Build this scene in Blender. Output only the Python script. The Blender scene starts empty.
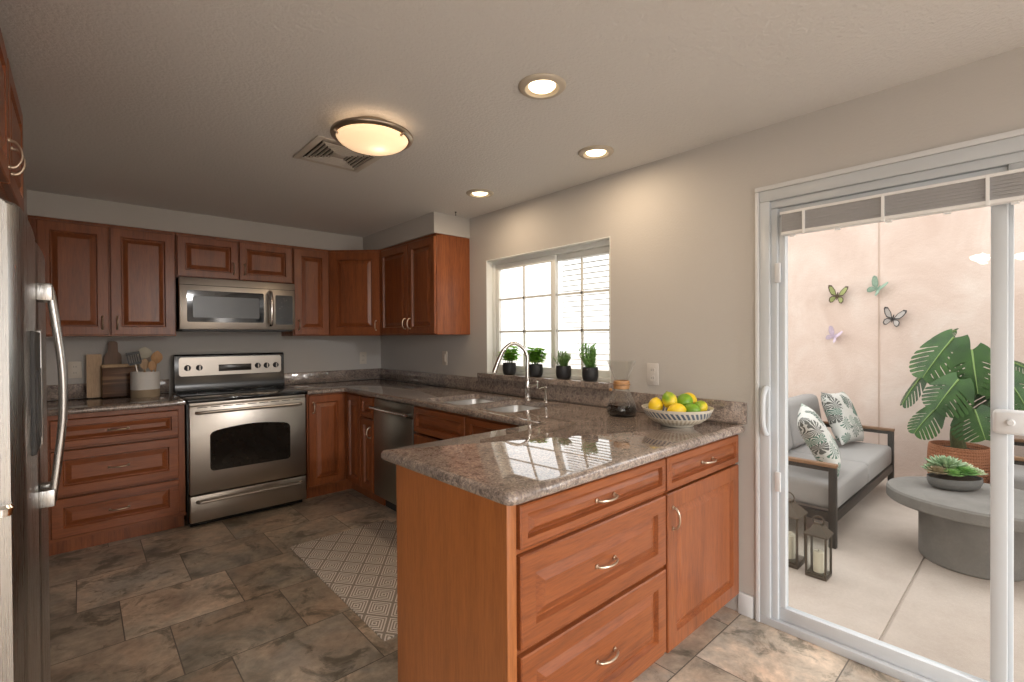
import bpy, bmesh, math, random
from mathutils import Vector, Matrix, Euler
from mathutils.geometry import tessellate_polygon
PI = math.pi
S = bpy.context.scene
C = S.collection
random.seed(7)

# ------------------------------------------------------------------ camera
yaw, pit, rol, FPX = 0.7329, -0.0077, -0.0061, 479.9
fw = Vector((math.sin(yaw)*math.cos(pit), math.cos(yaw)*math.cos(pit), math.sin(pit)))
r0 = Vector((math.cos(yaw), -math.sin(yaw), 0)); u0 = r0.cross(fw)
rt = r0*math.cos(rol)+u0*math.sin(rol); up = -r0*math.sin(rol)+u0*math.cos(rol)
cd = bpy.data.cameras.new('camera'); cam = bpy.data.objects.new('camera', cd); C.objects.link(cam)
M = Matrix((rt, up, -fw)).transposed().to_4x4(); M.translation = Vector((-2.3559, -4.6879, 1.3354))
cam.matrix_world = M
cd.sensor_width = 36; cd.lens = FPX/1024*36; cd.clip_start = .02
S.camera = cam
# ------------------------------------------------------------------ colour management
S.view_settings.view_transform = 'Standard'; S.view_settings.look = 'None'
S.view_settings.gamma = 1; S.view_settings.use_curve_mapping = False
S.view_settings.exposure = 0.0
# ------------------------------------------------------------------ sky
w = bpy.data.worlds.new('overcast_sky'); S.world = w; w.use_nodes = True
bg = w.node_tree.nodes['Background']; bg.inputs[0].default_value = (1.0, .99, .98, 1); bg.inputs[1].default_value = 2.5
# ------------------------------------------------------------------ lamps (each sits in a fixture built below; the rear pair is added fill)
def lamp(name, kind, loc, power, col, size, rot=(0, 0, 0)):
    l = bpy.data.lights.new(name, kind); l.energy = power; l.color = col
    if kind == 'AREA': l.shape = 'DISK'; l.size = size
    else: l.shadow_soft_size = size
    o = bpy.data.objects.new(name, l); C.objects.link(o); o.location = loc; o.rotation_euler = rot
    return o
ZC = 2.298
WARM = (1, .76, .52); NEUT = (1, .98, .965)
CANS = [(-1.03, -3.396), (-.349, -3.121), (-.366, -2.167)]
CHAND = (-4.52, -4.35)
REAR_FILL = [(-.75, -8.4), (-5.4, -8.7)]  # spots of the two added fill lights behind the camera

# ================================================================== helpers
class MB:
    def __init__(s): s.V = []; s.F = []
    def add(s, V, F):
        o = len(s.V); s.V += [tuple(v) for v in V]; s.F += [tuple(i+o for i in f) for f in F]; return s
    def bm(s, b):
        b.verts.ensure_lookup_table(); b.verts.index_update()
        s.add([v.co[:] for v in b.verts], [[v.index for v in f.verts] for f in b.faces]); b.free(); return s
    def box(s, x0, x1, y0, y1, z0, z1, b=0, seg=2):
        q = bmesh.new(); bmesh.ops.create_cube(q, size=1)
        for v in q.verts: v.co = Vector(((x0+x1)/2+v.co.x*(x1-x0), (y0+y1)/2+v.co.y*(y1-y0), (z0+z1)/2+v.co.z*(z1-z0)))
        if b: bmesh.ops.bevel(q, geom=q.edges[:], offset=b, segments=seg, profile=.5, affect='EDGES')
        return s.bm(q)
    def loft(s, loops, c0=True, c1=True, close=False):
        n = len(loops[0]); o = [p for L in loops for p in L]; F = []
        m = len(loops)
        for i in range(m if close else m-1):
            a, b = i*n, ((i+1) % m)*n
            for k in range(n): F.append((a+k, a+(k+1) % n, b+(k+1) % n, b+k))
        if not close:
            if c0: F.append(tuple(range(n))[::-1])
            if c1: F.append(tuple((m-1)*n+k for k in range(n)))
        return s.add(o, F)
    def lathe(s, prof, n=32, c=(0, 0, 0), sx=1, sy=1, c0=True, c1=True):
        L = [[(c[0]+r*sx*math.cos(2*PI*k/n), c[1]+r*sy*math.sin(2*PI*k/n), c[2]+z) for k in range(n)] for r, z in prof]
        return s.loft(L, c0, c1)
    def tube(s, pts, r, n=10, cap=True, closed=False, flat=1):
        pts = [Vector(p) for p in pts]; m = len(pts)
        R = r if isinstance(r, (list, tuple)) else [r]*m
        T = []
        for i in range(m):
            a = pts[i-1] if (i or closed) else pts[0]; b = pts[(i+1) % m] if (i < m-1 or closed) else pts[m-1]
            T.append((b-a).normalized())
        ref = Vector((0, 0, 1)) if abs(T[0].z) < .9 else Vector((1, 0, 0))
        nrm = (ref-T[0]*ref.dot(T[0])).normalized(); L = []
        for i in range(m):
            nrm = (nrm-T[i]*nrm.dot(T[i])).normalized(); bi = T[i].cross(nrm)
            L.append([pts[i]+(nrm*math.cos(2*PI*k/n)*flat+bi*math.sin(2*PI*k/n))*R[i] for k in range(n)])
        return s.loft(L, cap, cap, closed)
    def prism(s, poly, z0, z1):
        return s.loft([[(x, y, z0) for x, y in poly], [(x, y, z1) for x, y in poly]])
    def xf(s, m): s.V = [tuple(m @ Vector(v)) for v in s.V]; return s
    def mv(s, x=0, y=0, z=0): return s.xf(Matrix.Translation((x, y, z)))
    def rot(s, a, ax): return s.xf(Matrix.Rotation(a, 4, ax))
    def build(s, name, mat, parent=None, ang=32, loc=None, rot=None):
        me = bpy.data.meshes.new(name); me.from_pydata(s.V, [], s.F); me.validate()
        b = bmesh.new(); b.from_mesh(me); bmesh.ops.recalc_face_normals(b, faces=b.faces); b.to_mesh(me); b.free()
        if ang:
            me.shade_smooth()
            if ang < 180: me.set_sharp_from_angle(angle=math.radians(ang))
        if mat: me.materials.append(mat)
        o = bpy.data.objects.new(name, me); C.objects.link(o)
        if parent: o.parent = parent
        if loc is not None: o.location = loc
        if rot is not None: o.rotation_euler = rot
        return o
def smooth_curve(pts, per=6):
    P = [Vector(p) for p in pts]; P = [2*P[0]-P[1]]+P+[2*P[-1]-P[-2]]; out = []
    for i in range(1, len(P)-2):
        a, b, c, d = P[i-1:i+3]
        for k in range(per):
            t = k/per
            out.append(.5*((2*b)+(c-a)*t+(2*a-5*b+4*c-d)*t*t+(3*b-a-3*c+d)*t**3))
    out.append(P[-2]); return out
def tag(o, label=None, cat=None, group=None, kind=None):
    if label: o['label'] = label
    if cat: o['category'] = cat
    if group: o['group'] = group
    if kind: o['kind'] = kind
    return o
def thing(name, label, cat, loc=(0, 0, 0), rz=0, group=None):
    o = bpy.data.objects.new(name, None); C.objects.link(o); o.empty_display_size = .1
    o.location = loc; o.rotation_euler = (0, 0, rz); return tag(o, label, cat, group)
def struct(name, mb, mat, parent=None, **k):
    o = mb.build(name, mat, parent, **k)
    if not parent: o['kind'] = 'structure'
    return o
def dup(root, loc, rz=None, label=None):
    r = root.copy(); C.objects.link(r); r.location = loc
    if rz is not None: r.rotation_euler = (0, 0, rz)
    if label: r['label'] = label
    for ch in list(root.children):
        c = ch.copy(); C.objects.link(c); c.parent = r
        for g in list(ch.children):
            d = g.copy(); C.objects.link(d); d.parent = c
    return r
def rrect(x0, x1, y0, y1, r, n=5, z=None):
    P = []
    for cx, cy, a in ((x1-r, y1-r, 0), (x0+r, y1-r, PI/2), (x0+r, y0+r, PI), (x1-r, y0+r, 1.5*PI)):
        for k in range(n+1):
            t = a+PI/2*k/n; P.append((cx+r*math.cos(t), cy+r*math.sin(t)))
    return P if z is None else [(x, y, z) for x, y in P]
def offset(poly, d):                      # inward for a counter-clockwise outline
    n = len(poly); out = []
    for i in range(n):
        a, b, c = Vector(poly[i-1]), Vector(poly[i]), Vector(poly[(i+1) % n])
        e1 = (b-a).normalized(); e2 = (c-b).normalized()
        n1 = Vector((-e1.y, e1.x)); n2 = Vector((-e2.y, e2.x)); m = n1+n2
        k = d*2/max(m.dot(m), .4)
        out.append((b.x+m.x*k, b.y+m.y*k))
    return out
def fillet(poly, rad, n=6):               # rad: {corner index: radius}
    out = []
    for i, p in enumerate(poly):
        if i not in rad: out.append(p); continue
        b = Vector(p); a = Vector(poly[i-1]); c = Vector(poly[(i+1) % len(poly)]); r = rad[i]
        d1 = (a-b).normalized(); d2 = (c-b).normalized(); p1 = b+d1*r; p2 = b+d2*r
        for k in range(n+1):
            t = k/n; q = p1*(1-t)**2+b*2*t*(1-t)+p2*t*t; out.append((q.x, q.y))
    return out
def slab(outer, holes, z0, z1, prof):
    m = MB(); L = [[(x, y, z0) for x, y in offset(outer, prof[0][0])]]
    for d, t in prof: L.append([(x, y, z0+(z1-z0)*t) for x, y in offset(outer, d)])
    m.loft(L, False, False)
    for z, oc in ((z1, L[-1]), (z0, L[0])):
        loops = [[Vector((p[0], p[1], 0)) for p in oc]]+[[Vector((x, y, 0)) for x, y in h] for h in holes]
        flat = [p for l in loops for p in l]
        m.add([(p.x, p.y, z) for p in flat], tessellate_polygon(loops))
    for h in holes: m.loft([[(x, y, z0) for x, y in h], [(x, y, z1) for x, y in h]], False, False)
    q = bmesh.new(); me = bpy.data.meshes.new('t'); me.from_pydata(m.V, [], m.F); q.from_mesh(me); bpy.data.meshes.remove(me)
    bmesh.ops.remove_doubles(q, verts=q.verts, dist=1e-5)
    return MB().bm(q)
BULL = [(.012, 0), (.004, .10), (0, .3), (0, .6), (.004, .82), (.011, .95), (.02, 1)]

# ================================================================== materials
class NT:
    def __init__(s, name):
        s.m = bpy.data.materials.new(name); s.m.use_nodes = True; s.t = s.m.node_tree
        s.b = s.t.nodes['Principled BSDF']; s.out = s.t.nodes['Material Output']
    def n(s, ty, **k):
        o = s.t.nodes.new(ty)
        for a, v in k.items(): setattr(o, a, v)
        return o
    def link(s, a, b): s.t.links.new(a, b)
    def setin(s, sock, v):
        if hasattr(v, 'is_output'): s.link(v, sock)
        elif isinstance(v, tuple) and len(v) == 3 and sock.type == 'RGBA': sock.default_value = (*v, 1)
        else: sock.default_value = v
    def math(s, op, a, b=0.0, c=None):
        o = s.n('ShaderNodeMath', operation=op); s.setin(o.inputs[0], a); s.setin(o.inputs[1], b)
        if c is not None: s.setin(o.inputs[2], c)
        return o.outputs[0]
    def coord(s, scale=(1, 1, 1), rnd=False, src='Object'):
        t = s.n('ShaderNodeTexCoord'); mp = s.n('ShaderNodeMapping'); s.link(t.outputs[src], mp.inputs[0])
        mp.inputs['Scale'].default_value = scale
        if rnd:
            oi = s.n('ShaderNodeObjectInfo'); k = s.math('MULTIPLY', oi.outputs['Random'], 37.0)
            cb = s.n('ShaderNodeCombineXYZ')
            for i in range(3): s.link(k, cb.inputs[i])
            s.link(cb.outputs[0], mp.inputs['Location'])
        return mp.outputs[0]
    def noise(s, v, scale, detail=4, rough=.55, dist=0):
        o = s.n('ShaderNodeTexNoise'); s.link(v, o.inputs['Vector']); o.inputs['Scale'].default_value = scale
        o.inputs['Detail'].default_value = detail; o.inputs['Roughness'].default_value = rough; o.inputs['Distortion'].default_value = dist
        return o.outputs[0]
    def voro(s, v, scale, feature='F1', out=0, rnd=1):
        o = s.n('ShaderNodeTexVoronoi', feature=feature); s.link(v, o.inputs['Vector']); o.inputs['Scale'].default_value = scale
        o.inputs['Randomness'].default_value = rnd
        return o.outputs[out]
    def wave(s, v, scale, dist=0, detail=2, dscale=1, bands='X'):
        o = s.n('ShaderNodeTexWave', bands_direction=bands); s.link(v, o.inputs['Vector']); o.inputs['Scale'].default_value = scale
        o.inputs['Distortion'].default_value = dist; o.inputs['Detail'].default_value = detail; o.inputs['Detail Scale'].default_value = dscale
        return o.outputs[1]
    def ramp(s, f, stops, const=False):
        o = s.n('ShaderNodeValToRGB'); s.link(f, o.inputs[0]); r = o.color_ramp
        if const: r.interpolation = 'CONSTANT'
        while len(r.elements) < len(stops): r.elements.new(.5)
        for e, (p, c) in zip(r.elements, stops): e.position = p; e.color = (*c, 1) if len(c) == 3 else c
        return o.outputs[0]
    def mix(s, f, a, b, mode='MIX'):
        o = s.n('ShaderNodeMix', data_type='RGBA', blend_type=mode)
        s.setin(o.inputs[0], f); s.setin(o.inputs[6], a); s.setin(o.inputs[7], b); return o.outputs[2]
    def bump(s, h, strength=.2, dist=.01):
        o = s.n('ShaderNodeBump'); s.link(h, o.inputs['Height']); o.inputs['Strength'].default_value = strength; o.inputs['Distance'].default_value = dist
        s.link(o.outputs[0], s.b.inputs['Normal'])
    def set(s, **k):
        for a, v in k.items(): s.setin(s.b.inputs[a.replace('_', ' ')], v)
        return s.m
def plain(name, col, rough=.5, metal=0, var=.06, scale=12, **k):
    n = NT(name); v = n.noise(n.coord(), scale)
    c = n.mix(v, tuple(x*(1-var) for x in col), tuple(min(1, x*(1+var)) for x in col))
    return n.set(Base_Color=c, Roughness=rough, Metallic=metal, **k)

def wood(name, dark, mid, light, axis, rough=.34, coat=.12):
    n = NT(name); sc = (9, 9, .7) if axis == 'z' else (.7, 9, 9) if axis == 'x' else (9, .7, 9)
    v = n.coord(sc, True); a = n.noise(v, 1.6, 6, .6, 1.2)
    fine = n.noise(n.coord(tuple(x*9 for x in sc), True), 2.0, 3, .6)
    big = n.noise(n.coord((2, 2, 2), True), 1.3, 3)
    c = n.ramp(a, [(.3, dark), (.5, mid), (.72, light)])
    c = n.mix(.35, c, n.ramp(fine, [(.3, tuple(x*.55 for x in dark)), (.6, light)]), 'MIX')
    c = n.mix(n.math('MULTIPLY', big, .35), c, mid)
    return n.set(Base_Color=c, Roughness=rough, Coat_Weight=coat, Coat_Roughness=.2)
CH = ((.125, .032, .010), (.24, .066, .019), (.345, .107, .031))
m_wood = wood('cherry_wood_upright', *CH, 'z'); m_woodh = wood('cherry_wood_level', *CH, 'x')
m_veneer = wood('cherry_veneer', (.28, .092, .026), (.36, .122, .034), (.43, .15, .042), 'z', .34, .15)
m_maple = wood('maple_board', (.42, .27, .15), (.52, .35, .2), (.6, .42, .26), 'z', .5, 0)
m_beech = wood('beech_spoon', (.42, .22, .09), (.52, .29, .13), (.6, .36, .18), 'z', .5, 0)
m_teak = wood('teak_arm', (.17, .09, .045), (.23, .13, .07), (.28, .16, .09), 'y', .55, 0)
m_oak = wood('collar_wood', (.38, .18, .07), (.48, .25, .1), (.55, .31, .14), 'x', .45, .1)
n = NT('striped_walnut'); v = n.coord((1, 1, 1), True)
st = n.n('ShaderNodeSeparateXYZ'); n.link(v, st.inputs[0])
a = n.noise(n.coord((.5, 3, 14), True), 2.2, 4)
m_walnut = n.set(Base_Color=n.ramp(a, [(.3, (.06, .028, .015)), (.5, (.13, .06, .03)), (.6, (.3, .17, .085)), (.66, (.11, .05, .025))]), Roughness=.5)
n = NT('dark_walnut'); a = n.noise(n.coord((8, 8, 1), True), 2, 4)
m_dwal = n.set(Base_Color=n.ramp(a, [(.3, (.09, .045, .022)), (.7, (.2, .105, .055))]), Roughness=.5)

n = NT('granite'); v = n.coord()
big = n.noise(n.coord((1, 1, 1)), 5, 6, .6, .8); sp = n.voro(v, 190, 'F1', 1); sp2 = n.noise(v, 230, 3, .7); sp3 = n.voro(v, 70, 'F1', 1)
c = n.ramp(big, [(.3, (.19, .155, .135)), (.5, (.28, .23, .20)), (.7, (.38, .32, .28))])
bw = n.n('ShaderNodeRGBToBW'); n.link(sp, bw.inputs[0]); bw2 = n.n('ShaderNodeRGBToBW'); n.link(sp3, bw2.inputs[0])
c = n.mix(.55, c, n.ramp(bw.outputs[0], [(.22, (.18, .17, .17)), (.4, (.42, .41, .40)), (.62, (.55, .52, .5)), (.85, (.85, .8, .76))]), 'OVERLAY')
c = n.mix(n.ramp(bw2.outputs[0], [(.25, (.5, .5, .5)), (.3, (0, 0, 0))]), c, (.07, .055, .05))
c = n.mix(n.ramp(sp2, [(.62, (0, 0, 0)), (.7, (.5, .5, .5))]), c, (.42, .34, .29))
m_granite = n.set(Base_Color=c, Roughness=.02, IOR=2.1)

n = NT('slate_tile'); t = n.n('ShaderNodeTexCoord'); sx = n.n('ShaderNodeSeparateXYZ'); n.link(t.outputs['Object'], sx.inputs[0])
X, Y = sx.outputs[0], sx.outputs[1]
ry = n.math('DIVIDE', n.math('ADD', n.math('MULTIPLY', Y, -1.0), -.65), .4375); row = n.math('FLOOR', ry)
ux = n.math('DIVIDE', n.math('SUBTRACT', n.math('ADD', X, 2.07), n.math('MULTIPLY', row, .1625)), .475); col = n.math('FLOOR', ux)
fx = n.math('FRACT', ux); fy = n.math('FRACT', ry)
ex = n.math('MULTIPLY', n.math('MINIMUM', fx, n.math('SUBTRACT', 1.0, fx)), .475)
ey = n.math('MULTIPLY', n.math('MINIMUM', fy, n.math('SUBTRACT', 1.0, fy)), .4375)
edge = n.math('MINIMUM', ex, ey); grout = n.math('LESS_THAN', edge, .0024)
cb = n.n('ShaderNodeCombineXYZ'); n.link(col, cb.inputs[0]); n.link(row, cb.inputs[1])
wn = n.n('ShaderNodeTexWhiteNoise', noise_dimensions='3D'); n.link(cb.outputs[0], wn.inputs[0])
ad = n.n('ShaderNodeVectorMath', operation='MULTIPLY_ADD'); n.link(wn.outputs['Color'], ad.inputs[0]); ad.inputs[1].default_value = (9, 9, 9); n.link(t.outputs['Object'], ad.inputs[2])
p = ad.outputs[0]
a = n.noise(p, 3.6, 8, .66, .5); b2 = n.noise(p, 2.1, 5, .6, .8); f = n.noise(p, 24, 5, .7)
base = n.ramp(a, [(.30, (.12, .115, .105)), (.41, (.27, .25, .215)), (.52, (.40, .355, .30)), (.64, (.54, .46, .38)), (.78, (.43, .38, .32))])
rust = n.ramp(b2, [(.46, (0, 0, 0)), (.62, (1, 1, 1))])
base = n.mix(n.math('MULTIPLY', rust, .42), base, (.50, .345, .25))
gr = n.ramp(n.noise(p, 1.7, 5, .6, 1.2), [(.56, (0, 0, 0)), (.68, (1, 1, 1))])
base = n.mix(n.math('MULTIPLY', gr, .6), base, (.30, .305, .295))
base = n.mix(.4, base, n.ramp(f, [(.3, (.25, .25, .25)), (.7, (.75, .75, .75))]), 'OVERLAY')
stn = n.ramp(n.noise(p, 5.5, 8, .72, .6), [(.53, (0, 0, 0)), (.62, (1, 1, 1))])
base = n.mix(n.math('MULTIPLY', stn, .72), base, (.10, .095, .075))
tone = n.math('MULTIPLY_ADD', wn.outputs['Value'], .5, .75)
tv = n.n('ShaderNodeVectorMath', operation='SCALE'); n.link(base, tv.inputs[0]); n.link(tone, tv.inputs[3])
wm = n.n('ShaderNodeVectorMath', operation='MULTIPLY'); n.link(tv.outputs[0], wm.inputs[0]); wm.inputs[1].default_value = (1.04, .99, .93)
c = n.mix(grout, wm.outputs[0], (.13, .11, .09))
n.bump(n.math('SUBTRACT', n.math('MULTIPLY', a, .6), n.math('MULTIPLY', grout, .5)), .35, .012)
m_floor = n.set(Base_Color=c, Roughness=n.math('MULTIPLY_ADD', a, .25, .28))

def paint(name, col, sc=90, bs=.12):
    n = NT(name); v = n.coord(); h = n.noise(v, sc, 4, .6); n.bump(h, bs, .01)
    lo = n.noise(v, 1.2, 2)
    return n.set(Base_Color=n.mix(lo, tuple(x*.97 for x in col), col), Roughness=.65)
m_wall = paint('wall_paint', (.525, .505, .48)); m_ceil = paint('ceiling_paint', (.70, .695, .69), 70, .5)
m_trim = plain('white_trim', (.66, .68, .70), .35, var=.02)
m_vinyl = plain('white_vinyl', (.56, .60, .635), .3, var=.02)
m_winv = plain('window_vinyl', (.80, .82, .80), .35, var=.02)
m_plate = plain('almond_plate', (.66, .60, .52), .4, var=.03)
m_wplate = plain('white_plate', (.60, .575, .55), .4, var=.03)

def steel(name, col, rough, ax, bs=.05):
    n = NT(name); sc = {'x': (1, 90, 90), 'z': (90, 90, 1), 'y': (90, 1, 90)}[ax]
    h = n.noise(n.coord(sc), 6, 3, .6); n.bump(h, bs, .002)
    return n.set(Base_Color=n.mix(h, tuple(x*.9 for x in col), col), Metallic=1, Roughness=n.math('MULTIPLY_ADD', h, .12, rough-.06))
m_steel = steel('brushed_steel_level', (.47, .43, .385), .32, 'x'); m_steelz = steel('brushed_steel_upright', (.47, .468, .46), .28, 'z', .012)
m_dark_steel = steel('dark_steel', (.36, .37, .34), .36, 'x')
m_chrome = plain('polished_chrome', (.78, .77, .75), .14, 1, var=.02)
m_nickel = plain('satin_nickel', (.56, .45, .35), .34, 1, var=.03)
m_nickw = plain('warm_nickel_ring', (.42, .36, .29), .3, 1, var=.03)
m_sink = steel('sink_steel', (.74, .73, .71), .36, 'y')
m_black = plain('black_enamel', (.012, .012, .013), .22, var=.1)
m_bglass = plain('black_glass', (.010, .010, .011), .05, var=.1)
m_glassdim = plain('dark_oven_glass', (.016, .014, .012), .08, var=.1)
m_mwin = plain('microwave_mesh', (.10, .11, .12), .25, var=.05)
m_rubber = plain('black_plastic', (.02, .02, .022), .45, var=.1)
m_dark_bez = plain('charcoal_bezel', (.03, .03, .03), .65)
m_gasket = plain('dark_gasket', (.03, .03, .03), .6)
m_disp = plain('display_panel', (.035, .032, .028), .2, var=.2, scale=160)
n = NT('keypad'); v = n.coord(); b = n.n('ShaderNodeTexBrick'); n.link(v, b.inputs[0])
ks = n.voro(n.coord((1, .01, 1)), 55, 'F1', 0, .4)
m_keypad = n.set(Base_Color=n.ramp(ks, [(.2, (.42, .44, .44)), (.32, (.03, .033, .033))]), Roughness=.2)
def glass(name, tint=(1, 1, 1), refl=.9, ior=1.5, rough=.01, rim=0):
    n = NT(name); n.t.nodes.remove(n.b)
    tr = n.n('ShaderNodeBsdfTransparent'); tr.inputs[0].default_value = (*tint, 1)
    gl = n.n('ShaderNodeBsdfGlossy'); gl.inputs['Roughness'].default_value = rough
    fr = n.n('ShaderNodeFresnel'); fr.inputs[0].default_value = ior
    mx = n.n('ShaderNodeMixShader'); ge = n.n('ShaderNodeNewGeometry'); n.link(n.math('MULTIPLY', n.math('MULTIPLY', fr.outputs[0], refl), n.math('SUBTRACT', 1.0, ge.outputs['Backfacing'])), mx.inputs[0]); n.link(tr.outputs[0], mx.inputs[1]); n.link(gl.outputs[0], mx.inputs[2])
    last = mx.outputs[0]
    if rim:
        lw = n.n('ShaderNodeLayerWeight'); lw.inputs[0].default_value = .25; df = n.n('ShaderNodeBsdfGlossy'); df.inputs[0].default_value = (.95, .95, .95, 1); df.inputs['Roughness'].default_value = .55
        m2 = n.n('ShaderNodeMixShader'); n.link(n.math('MULTIPLY', n.math('POWER', lw.outputs['Facing'], 1.5), rim*2.6), m2.inputs[0]); n.link(last, m2.inputs[1]); n.link(df.outputs[0], m2.inputs[2]); last = m2.outputs[0]
    n.link(last, n.out.inputs[0]); return n.m
m_pane = glass('clear_pane', (.985, .99, .985), .65); m_cglass = glass('carafe_glass', (.97, .975, .97), 1.0, 1.65, .02, .13)
m_lglass = glass('lantern_glass', (.95, .96, .95), .8)
def emis(name, col, st):
    n = NT(name); return n.set(Base_Color=col, Emission_Color=col, Emission_Strength=st, Roughness=.4)
m_canlens = emis('lit_can_lens', (1, .80, .52), 5.0)
m_globe = emis('lit_globe', (1, .93, .84), 45)
n = NT('lit_alabaster'); v = n.coord(); a = n.noise(v, 6, 4, .6, 1)
tl = n.n('ShaderNodeBsdfTranslucent'); n.setin(tl.inputs[0], n.mix(a, (.9, .76, .58), (.97, .86, .7)))
n.set(Base_Color=n.mix(a, (.8, .6, .4), (.9, .72, .5)), Emission_Color=n.mix(a, (1, .72, .46), (1, .80, .56)), Emission_Strength=.36, Roughness=.25)
ads = n.n('ShaderNodeAddShader'); n.link(n.b.outputs[0], ads.inputs[0]); n.link(tl.outputs[0], ads.inputs[1]); n.link(ads.outputs[0], n.out.inputs[0])
m_bowl_lit = n.m
m_baffle = plain('can_baffle', (.75, .66, .52), .35, .3)
m_ring = plain('can_trim_ring', (.5, .44, .36), .4)
# rug
n = NT('diamond_weave'); t = n.n('ShaderNodeTexCoord'); sx = n.n('ShaderNodeSeparateXYZ'); n.link(t.outputs['Object'], sx.inputs[0])
U = n.math('ABSOLUTE', n.math('SUBTRACT', n.math('FRACT', n.math('DIVIDE', sx.outputs[0], .15)), .5))
V = n.math('ABSOLUTE', n.math('SUBTRACT', n.math('FRACT', n.math('DIVIDE', sx.outputs[1], .20)), .5))
d = n.math('ADD', U, V); d2 = n.math('ABSOLUTE', n.math('SUBTRACT', d, .5))
sn = n.math('FRACT', n.math('MULTIPLY', d2, 9.0)); th = n.noise(n.coord((1, 1, 1)), 260, 2)
k = n.math('GREATER_THAN', n.math('ADD', sn, n.math('MULTIPLY_ADD', th, .3, -.15)), .52)
n.bump(th, .3, .004)
m_rug = n.set(Base_Color=n.mix(k, (.30, .25, .21), (.72, .65, .58)), Roughness=.95)
# patio
n = NT('patio_concrete'); v = n.coord(); a = n.noise(v, 2.2, 6, .6); f = n.noise(v, 60, 4, .7); n.bump(f, .15, .01)
c = n.mix(.25, n.ramp(a, [(.3, (.40, .335, .285)), (.7, (.51, .445, .39))]), n.ramp(f, [(.3, (.4, .4, .4)), (.7, (.62, .62, .62))]), 'OVERLAY')
m_patio = n.set(Base_Color=c, Roughness=.85)
n = NT('pink_stucco'); v = n.coord(); a = n.noise(v, 1.6, 6, .65, .6); f = n.noise(v, 40, 5, .7); g = n.voro(v, 9, 'F1', 0); n.bump(n.math('ADD', f, n.math('MULTIPLY', g, .4)), .3, .015)
c = n.ramp(a, [(.28, (.58, .445, .375)), (.5, (.655, .53, .46)), (.7, (.72, .625, .56))])
m_stucco = n.set(Base_Color=c, Roughness=.9)
m_sealant = plain('joint_sealant', (.50, .38, .31), .8)
m_hstucco = paint('house_stucco', (.72, .66, .6), 60, .4)
m_ground = plain('pale_gravel', (.6, .55, .5), .9)
n = NT('cast_concrete'); v = n.coord(); a = n.noise(v, 5, 6, .65); f = n.noise(v, 70, 4, .7)
c = n.mix(.3, n.ramp(a, [(.3, (.15, .143, .132)), (.7, (.215, .205, .19))]), n.ramp(f, [(.3, (.4, .4, .4)), (.7, (.6, .6, .6))]), 'OVERLAY')
m_concrete = n.set(Base_Color=c, Roughness=.8)
m_frame = plain('bronze_aluminium', (.038, .033, .028), .5, .1)
n = NT('grey_weave'); f = n.noise(n.coord(), 220, 3, .7); n.bump(f, .25, .004)
m_fabric = n.set(Base_Color=n.mix(f, (.26, .25, .24), (.345, .335, .325)), Roughness=.95)
n = NT('palm_print'); v = n.coord((8.5, .05, 8.5)); w1 = n.noise(n.coord(), 14, 2)
vo = n.n('ShaderNodeTexVoronoi', feature='F1'); n.link(v, vo.inputs['Vector']); vo.inputs['Scale'].default_value = 1
df = n.n('ShaderNodeVectorMath', operation='SUBTRACT'); n.link(v, df.inputs[0]); n.link(vo.outputs['Position'], df.inputs[1])
sx = n.n('ShaderNodeSeparateXYZ'); n.link(df.outputs[0], sx.inputs[0]); cr = n.n('ShaderNodeSeparateColor'); n.link(vo.outputs['Color'], cr.inputs[0])
an_ = n.math('ADD', n.math('ARCTAN2', sx.outputs[2], sx.outputs[0]), n.math('MULTIPLY', w1, 1.2))
st = n.math('GREATER_THAN', n.math('SINE', n.math('MULTIPLY', an_, 13.0)), n.math('MULTIPLY_ADD', cr.outputs[0], 1.5, -1.0))
ne = n.math('LESS_THAN', vo.outputs['Distance'], n.math('MULTIPLY_ADD', cr.outputs[1], .35, .38))
leafc = n.ramp(cr.outputs[2], [(.0, (.03, .075, .055)), (.35, (.07, .15, .11)), (.6, (.20, .29, .23)), (.85, (.10, .105, .095))], True)
m_palm = n.set(Base_Color=n.mix(n.math('MULTIPLY', st, ne), (.56, .56, .53), leafc), Roughness=.9)
n = NT('terracotta'); v = n.coord(); sx = n.n('ShaderNodeSeparateXYZ'); n.link(v, sx.inputs[0])
ang = n.math('ARCTAN2', sx.outputs[1], sx.outputs[0])
cc = n.n('ShaderNodeCombineXYZ'); n.link(n.math('MULTIPLY', ang, 1.0), cc.inputs[0]); n.link(n.math('MULTIPLY', sx.outputs[2], 4.0), cc.inputs[1])
dm = n.voro(cc.outputs[0], 11, 'F1', 0, 0.15); n.bump(dm, .7, .02)
c = n.mix(dm, (.50, .215, .11), (.40, .15, .07))
m_terra = n.set(Base_Color=c, Roughness=.8)
m_soil = plain('potting_soil', (.05, .033, .022), .95, var=.5, scale=60)
def leafm(name, a, b, rough=.35, sc=8, sss=0):
    n = NT(name); v = n.noise(n.coord(), sc, 4)
    c = n.mix(n.ramp(v, [(.35, (0, 0, 0)), (.65, (1, 1, 1))]), a, b); n.set(Base_Color=c, Roughness=rough)
    if sss:
        tl = n.n('ShaderNodeBsdfTranslucent'); n.link(c, tl.inputs[0]); mx = n.n('ShaderNodeMixShader'); mx.inputs[0].default_value = sss
        n.link(n.b.outputs[0], mx.inputs[1]); n.link(tl.outputs[0], mx.inputs[2]); n.link(mx.outputs[0], n.out.inputs[0])
    return n.m
m_mon = leafm('monstera_leaf', (.011, .05, .006), (.032, .105, .011), .5); m_mon2 = leafm('monstera_dark', (.008, .036, .005), (.022, .07, .01), .55)
m_vein = plain('leaf_vein', (.20, .32, .09), .5); m_stem = leafm('green_stem', (.05, .1, .02), (.1, .17, .04), .5)
m_trunk = leafm('monstera_trunk', (.07, .08, .03), (.12, .14, .05), .7, 20)
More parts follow.
